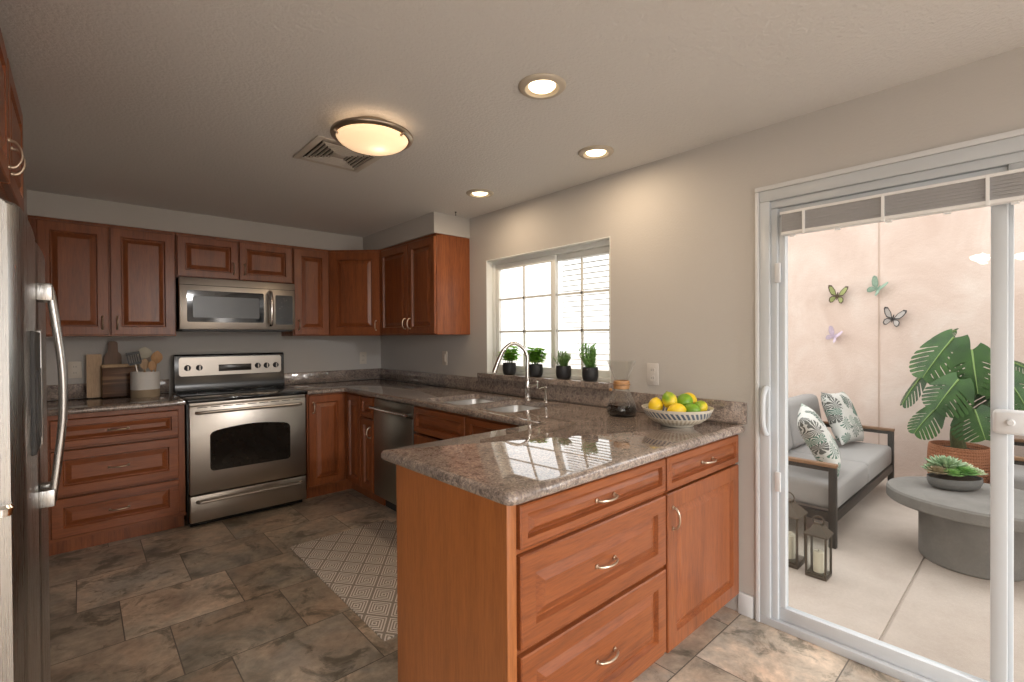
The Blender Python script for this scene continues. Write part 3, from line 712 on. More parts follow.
fd = fdoor('freezer_door', 0, .44); rd = fdoor('fridge_door', .446, w_)
MB().box(.01, w_-.01, .052, .06, .07, 1.58).build('gasket', m_gasket, t)
MB().box(.01, w_-.01, .03, .6, 0.01, .066).build('toe_grille', m_rubber, t)
def fhandle(x, parent):
    z0, z1 = .915, 1.478
    P = smooth_curve([(x, -.026, z0+.012), (x, -.036, z0+.10), (x, -.047, (z0+z1)/2-.06), (x, -.047, (z0+z1)/2+.06), (x, -.036, z1-.10), (x, -.026, z1-.012)], 6)
    o = MB().tube(P, .0085, 12).build('handle', m_steelz, parent)
    for z in (z0+.022, z1-.022): MB().box(x-.016, x+.016, -.032, .0, z-.022, z+.022, .004).build('handle_mount', m_steelz, parent)
fhandle(.405, fd); fhandle(.478, rd)
ds = MB().box(.15, .318, -.012, .0, 1.09, 1.355, .004, 3).build('dispenser_bezel', m_dark_bez, fd); MB().box(.319, .332, -.0145, 0, 1.085, 1.36, .004).build('bezel_trim', m_steelz, fd)
MB().box(.165, .305, -.0135, -.0115, 1.11, 1.27, .002).build('dispenser_recess', m_rubber, ds)
MB().lathe([(.0, 0), (.016, 0), (.02, .006), (.018, .02), (0, .026)], 16).rot(PI, 'Y').build('hinge_knob', m_chrome, fd, loc=(-.006, .03, 1.035), rot=(0, -PI/2*0, 0))

# ================================================================== ceiling fixtures
for i, ((x, y), lb) in enumerate(zip(CANS, ('lit recessed ceiling light nearest the camera above the peninsula', 'lit recessed ceiling light close to the wall above the window right end', 'lit recessed ceiling light close to the wall nearest the corner cabinets'))):
    t = thing('recessed_light', lb, 'ceiling light', (x, y, ZC), 0, 'recessed lights in the kitchen ceiling')
    MB().lathe([(.062, -.002), (.066, -.012), (.085, -.010), (.092, -.003), (.092, -.0005)], 40, c0=False, c1=False).build('trim_ring', m_ring, t, 60)
    MB().lathe([(.066, -.011), (.052, -.001), (.050, -.0008)], 40, c0=False, c1=False).build('baffle', m_baffle, t, 60)
    MB().lathe([(.052, -.0012), (.046, -.007), (.03, -.012), (0, -.0135)], 32, c0=False, c1=False).build('lens', m_canlens, t, 60)
    lamp('recessed_bulb', 'AREA', (x, y, ZC-.016), 3.8, WARM, .085)
dx, dy = -1.365, -2.655
t = thing('dome_ceiling_light', 'lit alabaster glass dome ceiling light with a metal ring', 'ceiling light', (dx, dy, ZC))
MB().lathe([(.09, -.0005), (.09, -.02), (.07, -.03), (.0, -.03)], 32).build('canopy', m_nickw, t)
MB().lathe([(.156, -.052), (.178, -.046), (.181, -.053), (.178, -.06), (.156, -.064)], 56, c0=False, c1=False).build('ring', m_nickw, t, 60)
prof = [(.158*math.cos(a), -.056-.058*math.sin(a)) for a in [PI/2*k/10 for k in range(11)]]
MB().lathe(prof, 56, c0=False, c1=False).build('glass_bowl', m_bowl_lit, t, 80)
for k in range(3):
    a = 2*PI*k/3+.95; MB().tube([(.164*math.cos(a), .164*math.sin(a), -.04), (.167*math.cos(a), .167*math.sin(a), -.066), (.152*math.cos(a), .152*math.sin(a), -.074)], .006, 8).build('clip', m_nickel, t)
lamp('dome_bulb', 'POINT', (dx+.02, dy-.02, ZC-.078), .075, (1, .86, .68), .016)
# vent register
t = thing('ceiling_vent', 'square louvred ceiling vent beside the dome light', 'vent', (-1.335, -2.21, ZC)); hw = .178
m = MB()
for a, c in ((-hw, -hw+.035), (hw-.035, hw)): m.box(a, c, -hw, hw, -.008, -.0005, .002).box(-hw+.035, hw-.035, a, c, -.008, -.0005, .002)
m.build('frame', m_ventw, t)
MB().box(-hw+.03, hw-.03, -hw+.03, hw-.03, -.003, -.0008).build('backing', m_ventd, t)
for k in range(5):
    r0_ = .135-k*.022; q = MB()
    for s_, ax in ((1, 0), (-1, 0), (1, 1), (-1, 1)):
        p = MB().box(-r0_, r0_, r0_-.010, r0_-.006, -.012, -.003)
        p.rot({(1, 0): 0, (-1, 0): PI, (1, 1): PI/2, (-1, 1): -PI/2}[(s_, ax)], 'Z'); q.add(p.V, p.F)
    q.build('louvre', m_ventw, t)
MB().box(-.03, .03, -.03, .03, -.009, -.003, .002).build('centre_plate', m_ventw, t)
t = thing('ceiling_hook', 'tiny dark hook hanging from the ceiling near the soffit end', 'hook', (-.21, -1.67, ZC))
MB().lathe([(.008, -.0005), (.008, -.004), (.003, -.008), (.003, -.03), (0, -.03)], 10).build('shank', m_dark, t)
# dining chandelier, seen only in the patio glass
t = thing('chandelier', 'dining room chandelier with three lit globes mirrored in the patio glass', 'ceiling light', (CHAND[0], CHAND[1], ZC))
MB().lathe([(.06, -.0005), (.06, -.02), (.012, -.03), (.012, -.16), (.04, -.18), (.04, -.22), (0, -.23)], 20).build('stem', m_nickel, t)
for k in range(3):
    a = 2*PI*k/3+.6; x, y = .19*math.cos(a), .19*math.sin(a)
    o = MB().tube(smooth_curve([(0, 0, -.19), (x*.5, y*.5, -.22), (x, y, -.19), (x, y, -.15)], 4), .007, 8).build('arm', m_nickel, t)
    MB().lathe([(0, -.225), (.04, -.215), (.07, -.19), (.075, -.165), (.03, -.148), (0, -.147)], 20, (x, y, 0)).build('globe', m_globe, o, 60)
for k, (x, y) in enumerate(REAR_FILL):  # invented fill lights, out of view, brightening the kitchen from behind
    t = thing('added_fill_light', ('added round fill light out of view on the ceiling near the patio side wall', 'added round fill light out of view on the ceiling near the inner wall')[k], 'ceiling light', (x, y, ZC))
    MB().lathe([(.26, -.0005), (.26, -.05), (.24, -.06), (.24, -.052), (.0, -.052)], 40, c0=False).build('housing', m_ring, t)
    lamp('fill_lamp', 'AREA', (x, y, ZC-.058), 350, NEUT, .46)

# ================================================================== wall plates
def outlet(label, loc, rz, mat, kind):
    t = thing('wall_outlet' if kind else 'light_switch', label, 'outlet' if kind else 'switch', loc, rz)
    MB().box(-.037, .037, -.006, -.0005, -.06, .06, .003).build('plate', mat, t)
    if kind:
        for z in (-.022, .022):
            o = MB().lathe([(.017, 0), (.017, .002), (0, .002)], 18).rot(PI/2, 'X').build('socket', mat, t, loc=(0, -.006, z))
            MB().box(-.007, -.005, -.0028, -.0018, -.005, .006).box(.005, .007, -.0028, -.0018, -.005, .006).build('slot', m_dark, o)
    else: MB().box(-.016, .016, -.011, -.005, -.032, .032, .002).build('rocker', mat, t)
outlet('pale wall outlet above the fruit bowl on the window wall', (0, -3.236, 1.127), -PI/2, m_wplate, 1)
outlet('light switch plate on the window wall under the double-door cabinet', (0, -1.199, 1.159), -PI/2, m_plate, 0)
outlet('almond wall outlet in the back corner under the narrow cabinet', (-.197, 0, 1.132), 0, m_plate, 1)
outlet('almond wall outlet on the back wall left of the chopping boards', (-2.385, 0, 1.12), 0, m_plate, 1)

# ================================================================== rug
r_ = MB().loft([rrect(-1.375, -.70, -2.745, -1.46, .012, 3, z=.0005), rrect(-1.375, -.70, -2.745, -1.46, .012, 3, z=.006), rrect(-1.371, -.704, -2.741, -1.464, .01, 3, z=.008)])
tag(r_.build('runner_rug', m_rug), 'woven diamond pattern runner rug on the slate floor before the sink', 'rug')

# ================================================================== things on the counters
t = thing('coffee_carafe', 'hourglass glass coffee carafe with wooden collar half full of black coffee', 'carafe', (-.195, -3.165, CT1+.0008))
po = [(.0, .001), (.06, .0), (.075, .006), (.081, .022), (.076, .05), (.055, .105), (.033, .152), (.030, .165), (.035, .185), (.058, .245), (.076, .288), (.078, .290)]
pi_ = [(r-.0022 if r > .01 else 0, z+.0018) for r, z in po[:-1]]
MB().lathe(po[1:]+pi_[1:][::-1], 40, c0=True, c1=True).build('glass', m_cglass, t, 60)
MB().lathe([(0, .0025), (.058, .0025), (.0725, .0085), (.0783, .022), (.0735, .05), (.0705, .058), (.0, .058)], 40).build('coffee', m_coffee, t, 40)
for z0, z1 in ((.140, .163), (.166, .186)):
    pr_ = [(.034, z0), (.042, z0+.002), (.043, (z0+z1)/2), (.042, z1-.002), (.0345+abs(z1-.16)*.12, z1)]
    MB().lathe(pr_, 32, c0=False, c1=False).build('wood_collar', m_oak, t, 40)
MB().tube([(.0438*math.cos(a), .0438*math.sin(a), .1645) for a in [2*PI*k/24 for k in range(24)]], .0035, 8, closed=True).build('leather_tie', m_leather, t)
MB().lathe([(0, -.009), (.007, -.006), (.009, 0), (.007, .006), (0, .009)], 14).build('bead', m_oak, t, loc=(-.035, .045, .135))
# fruit bowl
bx, by = -.245, -3.515
t = thing('fruit_bowl', 'cream patterned ceramic bowl piled with lemons and limes on the peninsula', 'bowl', (bx, by, CT1+.0006))
pf = [(.0, 0), (.075, 0), (.078, .006), (.112, .018), (.144, .045), (.16, .076), (.164, .084), (.160, .085), (.138, .05), (.105, .025), (.06, .016), (0, .013)]
MB().lathe(pf, 56, c0=False, c1=False).build('shell', m_glaze, t, 60)
def fruit(kind, label, dx_, dy_, z, r, mat, rz=0, tilt=.3):
    m = MB(); pr_ = []
    for k in range(17):
        a = -PI/2+PI*k/16; rr = r*.92*math.cos(a); zz_ = r*1.12*math.sin(a)
        if kind == 'lemon': zz_ += (r*.16*math.sin(a)**15)
        pr_.append((max(rr, 0), zz_))
    m.lathe(pr_, 24).xf(Matrix.Rotation(rz, 4, 'Z') @ Matrix.Rotation(PI/2-tilt, 4, 'Y'))
    o = thing(kind, label, 'fruit', (bx+dx_, by+dy_, CT1+z), 0, 'citrus fruit in the patterned bowl')
    m.build('peel', mat, o, 60)
    q = MB().lathe([(0, 0), (r*.13, .001), (r*.1, .004), (0, .004)], 8).mv(0, 0, r*(1.26 if kind == 'lemon' else 1.1)).xf(Matrix.Rotation(rz, 4, 'Z') @ Matrix.Rotation(PI/2-tilt, 4, 'Y'))
    q.build('stem_end', m_tip, o)
# screen axes: right = (.743,-.669), away = (.669,.743)
def rel(r_, a_): return (.743*r_+.669*a_, -.669*r_+.743*a_)
for kd, lb, (rr, aa), z, r, mt, rz, tl in (
    ('lemon', 'yellow lemon at the left end of the bowl', (-.098, .012), .088, .037, m_lemon, .4, .9),
    ('lemon', 'yellow lemon lying at the front of the bowl', (-.028, -.078), .080, .037, m_lemon, -.6, .1),
    ('lime', 'half ripe yellow-green lime on top of the pile', (-.036, -.002), .116, .038, m_half, 1.2, 1.1),
    ('lime', 'large green lime right of the fruit on top of the pile', (.040, .008), .110, .040, m_lime, .2, .2),
    ('lemon', 'yellow lemon at the back right of the pile', (.080, .062), .110, .038, m_lemon, 1.0, .3),
    ('lime', 'small green lime at the front of the bowl', (.046, -.070), .080, .034, m_lime, 2.0, .4),
    ('lime', 'yellowish lime at the right end of the bowl', (.104, -.022), .086, .034, m_half, .2, .2)):
    dx_, dy_ = rel(rr, aa); fruit(kd, lb, dx_, dy_, z, r, mt, rz, tl)

# herb pots
def herb_pot(name, label, loc, s=1.0):
    t = thing(name, label, 'potted herb', loc, 0, 'potted herbs on the window sill')
    MB().lathe([(.0, 0), (.036, 0), (.044, .006), (.050, .03), (.0505, .06), (.048, .086), (.044, .086), (.044, .076), (0, .076)], 32).build('pot', m_pot, t, 50)
    MB().lathe([(0, .0765), (.043, .0765), (.03, .081), (0, .083)], 20).build('soil', m_soil, t)
    return t
def leaf_quad(m, p, d, L, Wd, up_=Vector((0, 0, 1)), bend=.3):
    d = d.normalized(); s_ = d.cross(up_)
    if s_.length < 1e-3: s_ = Vector((1, 0, 0))
    s_.normalize(); nn = s_.cross(d); V = []; 
    for u, wd in ((0, .12), (.3, .85), (.6, 1), (.85, .6), (1, .03)):
        c_ = p+d*L*u-nn*(-1)*0-Vector((0, 0, bend*L*u*u))
        V += [c_-s_*Wd*wd*.5+nn*.08*Wd*wd, c_-nn*.05*Wd, c_+s_*Wd*wd*.5+nn*.08*Wd*wd]
    m.add(V, [(i*3+j, i*3+j+1, i*3+j+4, i*3+j+3) for i in range(4) for j in range(2)])
def bushy(t, mat, seed, n_, h, leafL):
    R = random.Random(seed); m = MB(); st = MB()
    for i in range(n_):
        a = R.uniform(0, 2*PI); rr = R.uniform(0, .026); lean = R.uniform(.005, .04); hh = h*R.uniform(.55, 1)
        p0 = Vector((rr*math.cos(a), rr*math.sin(a), .078)); p1 = p0+Vector((lean*math.cos(a), lean*math.sin(a), hh))
        st.tube([p0, (p0+p1)/2+Vector((0, 0, .004)), p1], .0014, 5)
        for lv in range(4):
            u = .35+.65*lv/3
            for k in range(4):
                b_ = R.uniform(0, 6.28)+k*PI/2; q = p0.lerp(p1, u)
                leaf_quad(m, q, Vector((math.cos(b_), math.sin(b_), R.uniform(.1, .8))), leafL*R.uniform(.7, 1.15), leafL*.62, bend=.35)
    st.build('stems', m_stem, t); return m.build('foliage', mat, t, 70)
def spiky(t, mat, seed, n_, h, leafL, spread):
    R = random.Random(seed); m = MB(); st = MB()
    for i in range(n_):
        a = R.uniform(0, 2*PI); rr = R.uniform(0, .034); lean = R.uniform(.002, spread); hh = h*R.uniform(.5, 1)
        p0 = Vector((rr*math.cos(a), rr*math.sin(a), .078)); p1 = p0+Vector((lean*math.cos(a), lean*math.sin(a), hh))
        st.tube([p0, p1], .0013, 5); k = 0
        while k < 22:
            u = k/21; b_ = k*2.4; q = p0.lerp(p1, u)
            leaf_quad(m, q, Vector((math.cos(b_), math.sin(b_), .9+u)), leafL*(1.1-.4*u), leafL*.2, bend=.05); k += 1
    st.build('stems', m_stem, t); m.build('foliage', mat, t, 70)
SZ = WZ0+.0165
p = herb_pot('potted_basil', 'leafy bright green basil in a black pot, first on the sill behind the faucet', (-.005, -2.045, SZ)); bushy(p, m_basil, 1, 22, .125, .05)
p = herb_pot('potted_mint', 'broad-leaved green herb in a black pot right of the faucet spout', (-.010, -2.325, SZ)); bushy(p, m_basil2, 5, 22, .12, .052)
p = herb_pot('potted_thyme', 'low fine-leaved dark green thyme in a black pot in front of the window post', (-.012, -2.585, SZ)); spiky(p, m_thyme, 9, 44, .10, .022, .05)
p = herb_pot('potted_rosemary', 'tall spiky rosemary in a black pot nearest the coffee carafe', (-.012, -2.805, SZ)); spiky(p, m_rosem, 12, 34, .145, .03, .06)

# crock and utensils
cx_, cy_ = -2.0, -.235
t = thing('utensil_crock', 'white stoneware crock with a bare clay base holding kitchen utensils', 'crock', (cx_, cy_, CT1+.0006))
MB().lathe([(0, 0), (0.0856, 0), (0.0874, .004), (0.0874, .055)], 40, c1=False).build('clay_base', m_crockb, t, 50)
MB().lathe([(0.0874, .055), (0.0879, .06), (0.0874, .18), (0.0846, .184), (0.0809, .18), (0.0809, .012), (0, .012)], 40, c0=False).build('glazed_body', m_crockw, t, 50)
def utensil(name, label, base, tip, head, hmat, smat, hname='head', grip='handle'):
    b0 = Vector(base); t1 = Vector(tip); d = t1-b0; L = d.length
    t = thing(name, label, 'utensil', (cx_+b0.x, cy_+b0.y, CT1+b0.z), 0, 'utensils standing in the crock')
    q = d.to_track_quat('Z', 'Y')
    rz = Matrix.Rotation(0, 4, 'Z'); mm = q.to_matrix().to_4x4()
    # keep the flat of the head turned to the room
    zx = d.normalized(); xx = Vector((0, -1, 0)).cross(zx).normalized(); yy_ = zx.cross(xx)
    mm = Matrix((xx, yy_, zx)).transposed().to_4x4()
    MB().tube([(0, 0, 0), (0, 0, L*.5), (0, 0, L)], [.006, .0065, .005], 8).xf(mm).build(grip, smat, t)
    h = head().mv(0, 0, L-.003).xf(mm); h.build(hname, hmat, t, 40)
def spoon(w_, h_, flat=.012):
    def f():
        m = MB(); L = []
        for k in range(11):
            u = k/10; ww = w_*max(.12, math.sin(PI*min(1, .06+u*.94))**.7)*.5*(1 if k < 10 else .2); z = h_*u
            dep = flat*math.sin(PI*u)
            L.append([(ww*math.cos(a), (-.004 if math.sin(a) < 0 else .004)*1+dep*(1-abs(math.cos(a)))*.8, z) for a in [2*PI*j/14 for j in range(14)]])
        return m.loft(L)
    return f
def turner():
    m = MB(); w_ = .08; h_ = .09
    m.box(-.04, -.032, -.002, .002, .01, h_).box(.032, .04, -.002, .002, .01, h_).box(-.04, .04, -.002, .002, h_-.014, h_+.006).box(-.034, .034, -.002, .002, 0, .02)
    for k in range(4): x = -.0192+k*.0128; m.box(x-.0026, x+.0026, -.002, .002, .018, h_-.01)
    return m
utensil('slotted_turner', 'black slotted turner with silver handle leaning left in the crock', (-.02, -.03, .016), (-.058, -.02, .24), turner, m_rubber, m_chrome)
utensil('ladle', 'pale round-headed ladle standing at the back of the crock', (-.01, .05, .016), (-.0, .05, .285), spoon(.088, .085), m_cream, m_cream)
utensil('wooden_spoon', 'wooden spoon leaning right in the utensil crock', (.045, .03, .016), (.068, .02, .245), spoon(.072, .095), m_beech, m_beech)
utensil('wooden_spatula', 'short wooden spatula in the middle of the crock', (.0, .0, .016), (-.002, -.002, .205), spoon(.058, .08, .004), m_maple, m_maple)
utensil('wooden_fork', 'small dark wooden spoon between spatula and wooden spoon', (.03, -.045, .016), (.036, -.035, .195), spoon(.045, .075, .006), m_beech, m_beech)
# chopping boards
def board(name, label, x, y, shape, th, tilt, mat):
    t = thing(name, label, 'chopping board', (x, y, CT1+.0008)); L = [[(px, 0, pz) for px, pz in shape], [(px, -th, pz) for px, pz in shape]]
    m = MB().loft(L); me = m.rot(-tilt, 'X'); me.build('board', mat, t, 30); return t
def boardrect(w_, h, r=.012): return rrect(-w_/2, w_/2, 0, h, r, 4)
board('chopping_board', 'pale maple chopping board standing upright leftmost against the wall', -2.281, -.062, boardrect(.085, .315, .006), .02, .09, m_maple)
hb = fillet([(-.05, 0), (.05, 0), (.05, .31), (.03, .33), (.028, .41), (-.028, .41), (-.03, .33), (-.05, .31)], {0: .02, 1: .02, 2: .02, 5: .02, 4: .02, 7: .02}, 4)
t = board('paddle_board', 'dark wooden paddle board with an upright handle behind the striped board', -2.175, -.060, hb, .018, .075, m_dwal)
t = thing('striped_chopping_board', 'thick striped walnut chopping board with pale top edge left of the crock', 'chopping board', (-2.14, -.115, CT1+.0008))
MB().box(-.10, .11, -.03, 0, 0, .215, .004).rot(-.08, 'X').build('board', m_walnut, t)
MB().box(-.10, .11, -.031, .001, .215, .24, .004).rot(-.08, 'X').build('pale_edge', m_maple, t)

# ================================================================== patio furniture
def seat_unit(name, label, cat, loc, rz, W_, nseat):
    """local: x along the width 0..W_, front at y=0, back at y=.80"""
    t = thing(name, label, cat, loc, rz); s = .042; dpth = .80; ah = .545
    for x in (0, W_-s):
        for y in (0, dpth-s): MB().box(x, x+s, y, y+s, 0, ah-.02, .003).build('leg', m_frame, t)
        MB().box(x-.004, x+s+.004, -.004, dpth, ah-.022, ah, .004).build('armrest', m_teak, t)
        MB().box(x+.004, x+s-.004, s, dpth-s, ah-.05, ah-.022).build('arm_rail', m_frame, t)
    MB().box(s, W_-s, .004, .038, .165, .225, .002).box(s, W_-s, dpth-.04, dpth-.004, .165, .225, .002).box(.006, .038, s, dpth-s, .165, .225).box(W_-.038, W_-.006, s, dpth-s, .165, .225).build('seat_rail', m_frame, t)
    MB().box(s, W_-s, dpth-.04, dpth-.004, .55, .59, .002).build('back_rail', m_frame, t)
    cw_ = (W_-2*s-.01)/nseat
    for k in range(nseat):
        x0 = s+.005+k*cw_
        MB().box(x0+.002, x0+cw_-.002, .006, dpth-.06, .226, .40, .035, 4).build('seat_cushion', m_fabric, t, 60)
        MB().box(x0+.006, x0+cw_-.006, -.09, .09, 0, .42, .06, 4).rot(-.16, 'X').mv(0, dpth-.20, .395).build('back_cushion', m_fabric, t, 60)
    return t
SX0 = 1.262
seat_unit('patio_sofa', 'grey cushioned two-seat patio sofa with dark metal frame against the pink wall side', 'sofa', (SX0, -3.785, PZ+.001), 0, 1.80, 2)
seat_unit('patio_armchair', 'dark framed patio armchair with wooden arms at the right edge behind the door stile', 'armchair', (3.24, -4.47, PZ+.001), PI, .86, 1)
def pillow(name, label, loc, rot, w_, mat):
    m = MB(); N = 16; T_ = .075
    for s in (1, -1):
        V = []
        for i in range(N+1):
            for j in range(N+1):
                u, v = 2*i/N-1, 2*j/N-1
                h = T_*((1-u**4)*(1-v**4))**.6
                k = 1-.07*(1-v*v)*abs(u)**2; k2 = 1-.07*(1-u*u)*abs(v)**2
                V.append((u*w_/2*k, s*h, v*w_/2*k2))
        F = [(i*(N+1)+j, i*(N+1)+j+1, (i+1)*(N+1)+j+1, (i+1)*(N+1)+j) for i in range(N) for j in range(N)]
        m.add(V, F)
    q = bmesh.new(); me = bpy.data.meshes.new('t'); me.from_pydata(m.V, [], m.F); q.from_mesh(me); bpy.data.meshes.remove(me)
    bmesh.ops.remove_doubles(q, verts=q.verts, dist=1e-5)
    o = MB().bm(q).build(name, mat, None, 70, loc=loc, rot=rot); return tag(o, label, 'pillow', 'palm print pillows on the sofa')
pillow('throw_pillow', 'palm print pillow lying against the far back cushion of the sofa', (2.80, -3.455, PZ+.64), (-.38, .06, -.12), .48, m_palm)
pillow('throw_pillow', 'palm print pillow tucked behind the near arm of the sofa', (1.58, -3.60, PZ+.645), (-.50, -.12, .28), .45, m_palm)
# table
tx, ty = 1.66, -4.42
t = thing('coffee_table', 'oval grey concrete coffee table on a drum base outside on the patio', 'table', (tx, ty, PZ+.0005))
MB().lathe([(0, 0), (.97, 0), (1, .008), (1, .335), (0, .335)], 56, sx=.275, sy=.25, c=(.03, .03, 0)).build('drum_base', m_concrete, t)
MB().lathe([(0, .335), (.975, .335), (1, .345), (1, .40), (.98, .412), (0, .412)], 72, sx=.385, sy=.44).build('tabletop', m_concrete, t)
# succulents
sx_, sy_, sz_ = 1.755, -4.305, PZ+.4135
t = thing('succulent_planter', 'oval grey bowl of mixed succulents on the concrete table', 'planter', (sx_, sy_, sz_), -.733)
MB().lathe([(0, 0), (.7, 0), (.92, .018), (1, .045), (1.0, .072), (.94, .072), (.92, .055), (0, .055)], 44, sx=.155, sy=.10).build('bowl', m_spbowl, t, 50)
MB().lathe([(0, .056), (.92, .058), (.6, .072), (0, .078)], 30, sx=.155, sy=.10).build('soil', m_soil, t)
def rosette(cx0, cy0, cz0, r, rows, pts, mat, upr=.5, wid=.42):
    m = MB()
    for k in range(rows):
        u = k/max(1, rows-1); n_ = pts
        for j in range(n_):
            a = 2*PI*j/n_+k*.5; el = upr*.4+u*1.15; L = r*(1-.45*u)
            d = Vector((math.cos(a)*math.cos(el), math.sin(a)*math.cos(el), math.sin(el))); s_ = Vector((-math.sin(a), math.cos(a), 0)); nn = d.cross(s_)*-1
            p0 = Vector((cx0, cy0, cz0))+d*r*.08; V = []
            for q, wd in ((0, .4), (.45, 1), (.75, .85), (1, .05)):
                c_ = p0+d*L*q
                V += [c_-s_*L*wid*wd*.5, c_+nn*L*.10*wd, c_+s_*L*wid*wd*.5, c_-nn*L*.08*wd]
            F = [(i*4+a_, i*4+(a_+1) % 4, i*4+4+(a_+1) % 4, i*4+4+a_) for i in range(3) for a_ in range(4)]+[(12, 13, 14, 15)]
            m.add(V, F)
    return m
for cx0, cy0, cz0, r, rows, pts, mi, upr, wid in ((-.025, .035, .10, .085, 4, 11, 0, .9, .26), (-.105, .0, .082, .052, 4, 8, 2, .3, .7), (-.05, -.05, .082, .048, 4, 8, 1, .3, .75), (.015, -.045, .088, .060, 5, 9, 1, .3, .7), (.085, -.035, .084, .050, 4, 8, 3, .3, .75), (.065, .03, .092, .062, 5, 9, 3, .35, .65), (-.085, .055, .085, .05, 4, 8, 0, .4, .6), (.128, .012, .078, .042, 4, 7, 1, .2, .8)):
    rosette(cx0, cy0, cz0+.012, r*1.3, rows+1, pts, m_succ[mi], upr+.25, wid).build('succulent', m_succ[mi], t, 60)
# lanterns
def lantern(label, loc, w_, h):
    t = thing('lantern', label, 'lantern', loc, 0, 'metal candle lanterns on the patio')
    a = w_/2; p = .010; bh = h*.07; ch = h*.62
    MB().box(-a, a, -a, a, 0, bh*.6, .003).box(-a+.006, a-.006, -a+.006, a-.006, bh*.6, bh).build('base', m_lantern, t)
    for sx in (-1, 1):
        for sy in (-1, 1): MB().box(sx*a-(p if sx > 0 else 0), sx*a+(0 if sx > 0 else p), sy*a-(p if sy > 0 else 0), sy*a+(0 if sy > 0 else p), bh*.6, bh+ch).build('post', m_lantern, t)
    g = MB(); e = a-.006
    for rz in range(4):
        q = MB().box(-e+.005, e-.005, -e, -e+.002, bh, bh+ch).rot(rz*PI/2, 'Z'); g.add(q.V, q.F)
    g.build('glass_panels', m_lglass, t)
    L = [[(sx*s_, sy*s_, z) for sx, sy in ((-1, -1), (1, -1), (1, 1), (-1, 1))] for s_, z in ((a+.006, bh+ch), (a+.006, bh+ch+.008), (a*.32, bh+ch+h*.17), (a*.32, bh+ch+h*.20))]
    MB().loft(L).build('roof', m_lantern, t)
    MB().tube([(0, .028*math.cos(k)*h/.35, bh+ch+h*.225+.028*math.sin(k)*h/.35) for k in [2*PI*i/18 for i in range(18)]], .0035, 6, closed=True).build('ring_handle', m_lantern, t)
    c_ = MB().lathe([(0, bh), (a*.5, bh), (a*.5, bh+ch*.52), (a*.4, bh+ch*.55), (0, bh+ch*.53)], 24).build('candle', m_candle, t)
    MB().tube([(0, 0, bh+ch*.53), (.001, 0, bh+ch*.53+.012)], .0014, 5).build('wick', m_dark, c_)
LN = [('taller metal candle lantern half hidden by the door jamb', (.86, -3.635, PZ+.0008), .155, .43), ('shorter metal candle lantern standing in front of the taller one', (.80, -3.815, PZ+.0008), .108, .345)]
for l in LN: lantern(*l)
# monstera
mx, my = 2.95, -4.22
t = thing('monstera_plant', 'large monstera plant in a terracotta pot by the pink patio wall', 'potted plant', (mx, my, PZ+.0008))
MB().lathe([(0, 0), (.155, 0), (.165, .01), (.19, .17), (.198, .33), (.193, .45), (.186, .485), (.176, .488), (.172, .475), (.177, .44), (0, .455)], 56).build('pot', m_terra, t, 50)
MB().lathe([(0, .45), (.1, .447), (.176, .442), (.0, .43)], 30).build('soil', m_soil, t)
MB().tube(smooth_curve([(0, 0, .46), (.0, .015, .6), (.01, -.01, .78), (.0, 0, .92)], 5), [.05, .05, .047, .045, .043, .04, .038, .036, .034, .032, .03, .028, .026, .024, .022, .02], 10).build('trunk', m_trunk, t)
NRIB, NSLIT = 132, 6
def rib_shape(k):
    """rib k of a heart leaf: start on the midrib and reach, sweep towards the tip, slit or lobe"""
    s = k/NRIB
    h = .52*(math.sin(PI*(.07+.93*s**.8))**.55 if s < 1 else 0)*(1-.22*s)*(.62+.38*min(1, s/.2))
    sweep = -2.3+3.6*min(1, s/.22)**.6 if s < .22 else 1.3+.6*(s-.22)
    ph = (s-.13)*(NSLIT/.70); f = 1
    if 0 < ph < NSLIT:
        q = ph-math.floor(ph)
        if q > .74: f = .24+.12*math.sin(ph*5)
        else: f = 1-.05*((q/.74*2-1)**4)
    return .40-.88*s, h, sweep, f
def unproj(px, py, x):
    d = fw+rt*((px-512)/FPX)+up*((341-py)/FPX); o = Vector((-2.3559, -4.6879, 1.3354)); k = (x-o.x)/d.x
    return o+d*k
def monstera_leaf(base, tip, facing, W_, mat, curl=.12):
    base = Vector(base); tip = Vector(tip); ax = tip-base; L = ax.length; e = ax.normalized()
    nrm = Vector(facing); nrm = (nrm-e*nrm.dot(e)).normalized(); sd_ = e.cross(nrm)
    V = []; F = []
    def pt(x, y):
        v = (.40-y)/.88
        return base+e*(v*L)+sd_*(x*W_)-nrm*(curl*L*(v-.35)**2+abs(x)**1.6*W_*.40)+nrm*.02
    for s in (1, -1):
        o = len(V)
        for k in range(NRIB+1):
            ym, h, sw, f = rib_shape(k)
            for q in (0, .28, .62, 1):
                g = q if q <= .28 or f > .5 else .28+(q-.28)*(f-.28)/.72
                x = h*g*(f if f > .5 else 1); V.append(pt(s*x, ym-sw*x*.42*(.45+.55*g)))
        for k in range(NRIB):
            a = o+k*4
            for q in range(3): F.append((a+q, a+q+1, a+q+5, a+q+4))
    m = MB().add(V, F); o = m.build('leaf', mat, t, 75); o['label'] = 'split green leaf' ; del o['label']
    mid = [pt(0, .40-.88*k/8)+nrm*.003 for k in range(9)]
    MB().tube(mid, [.007-.0006*k for k in range(9)], 6).build('midrib', m_vein, o)
    return base
org = Vector((mx, my, PZ))
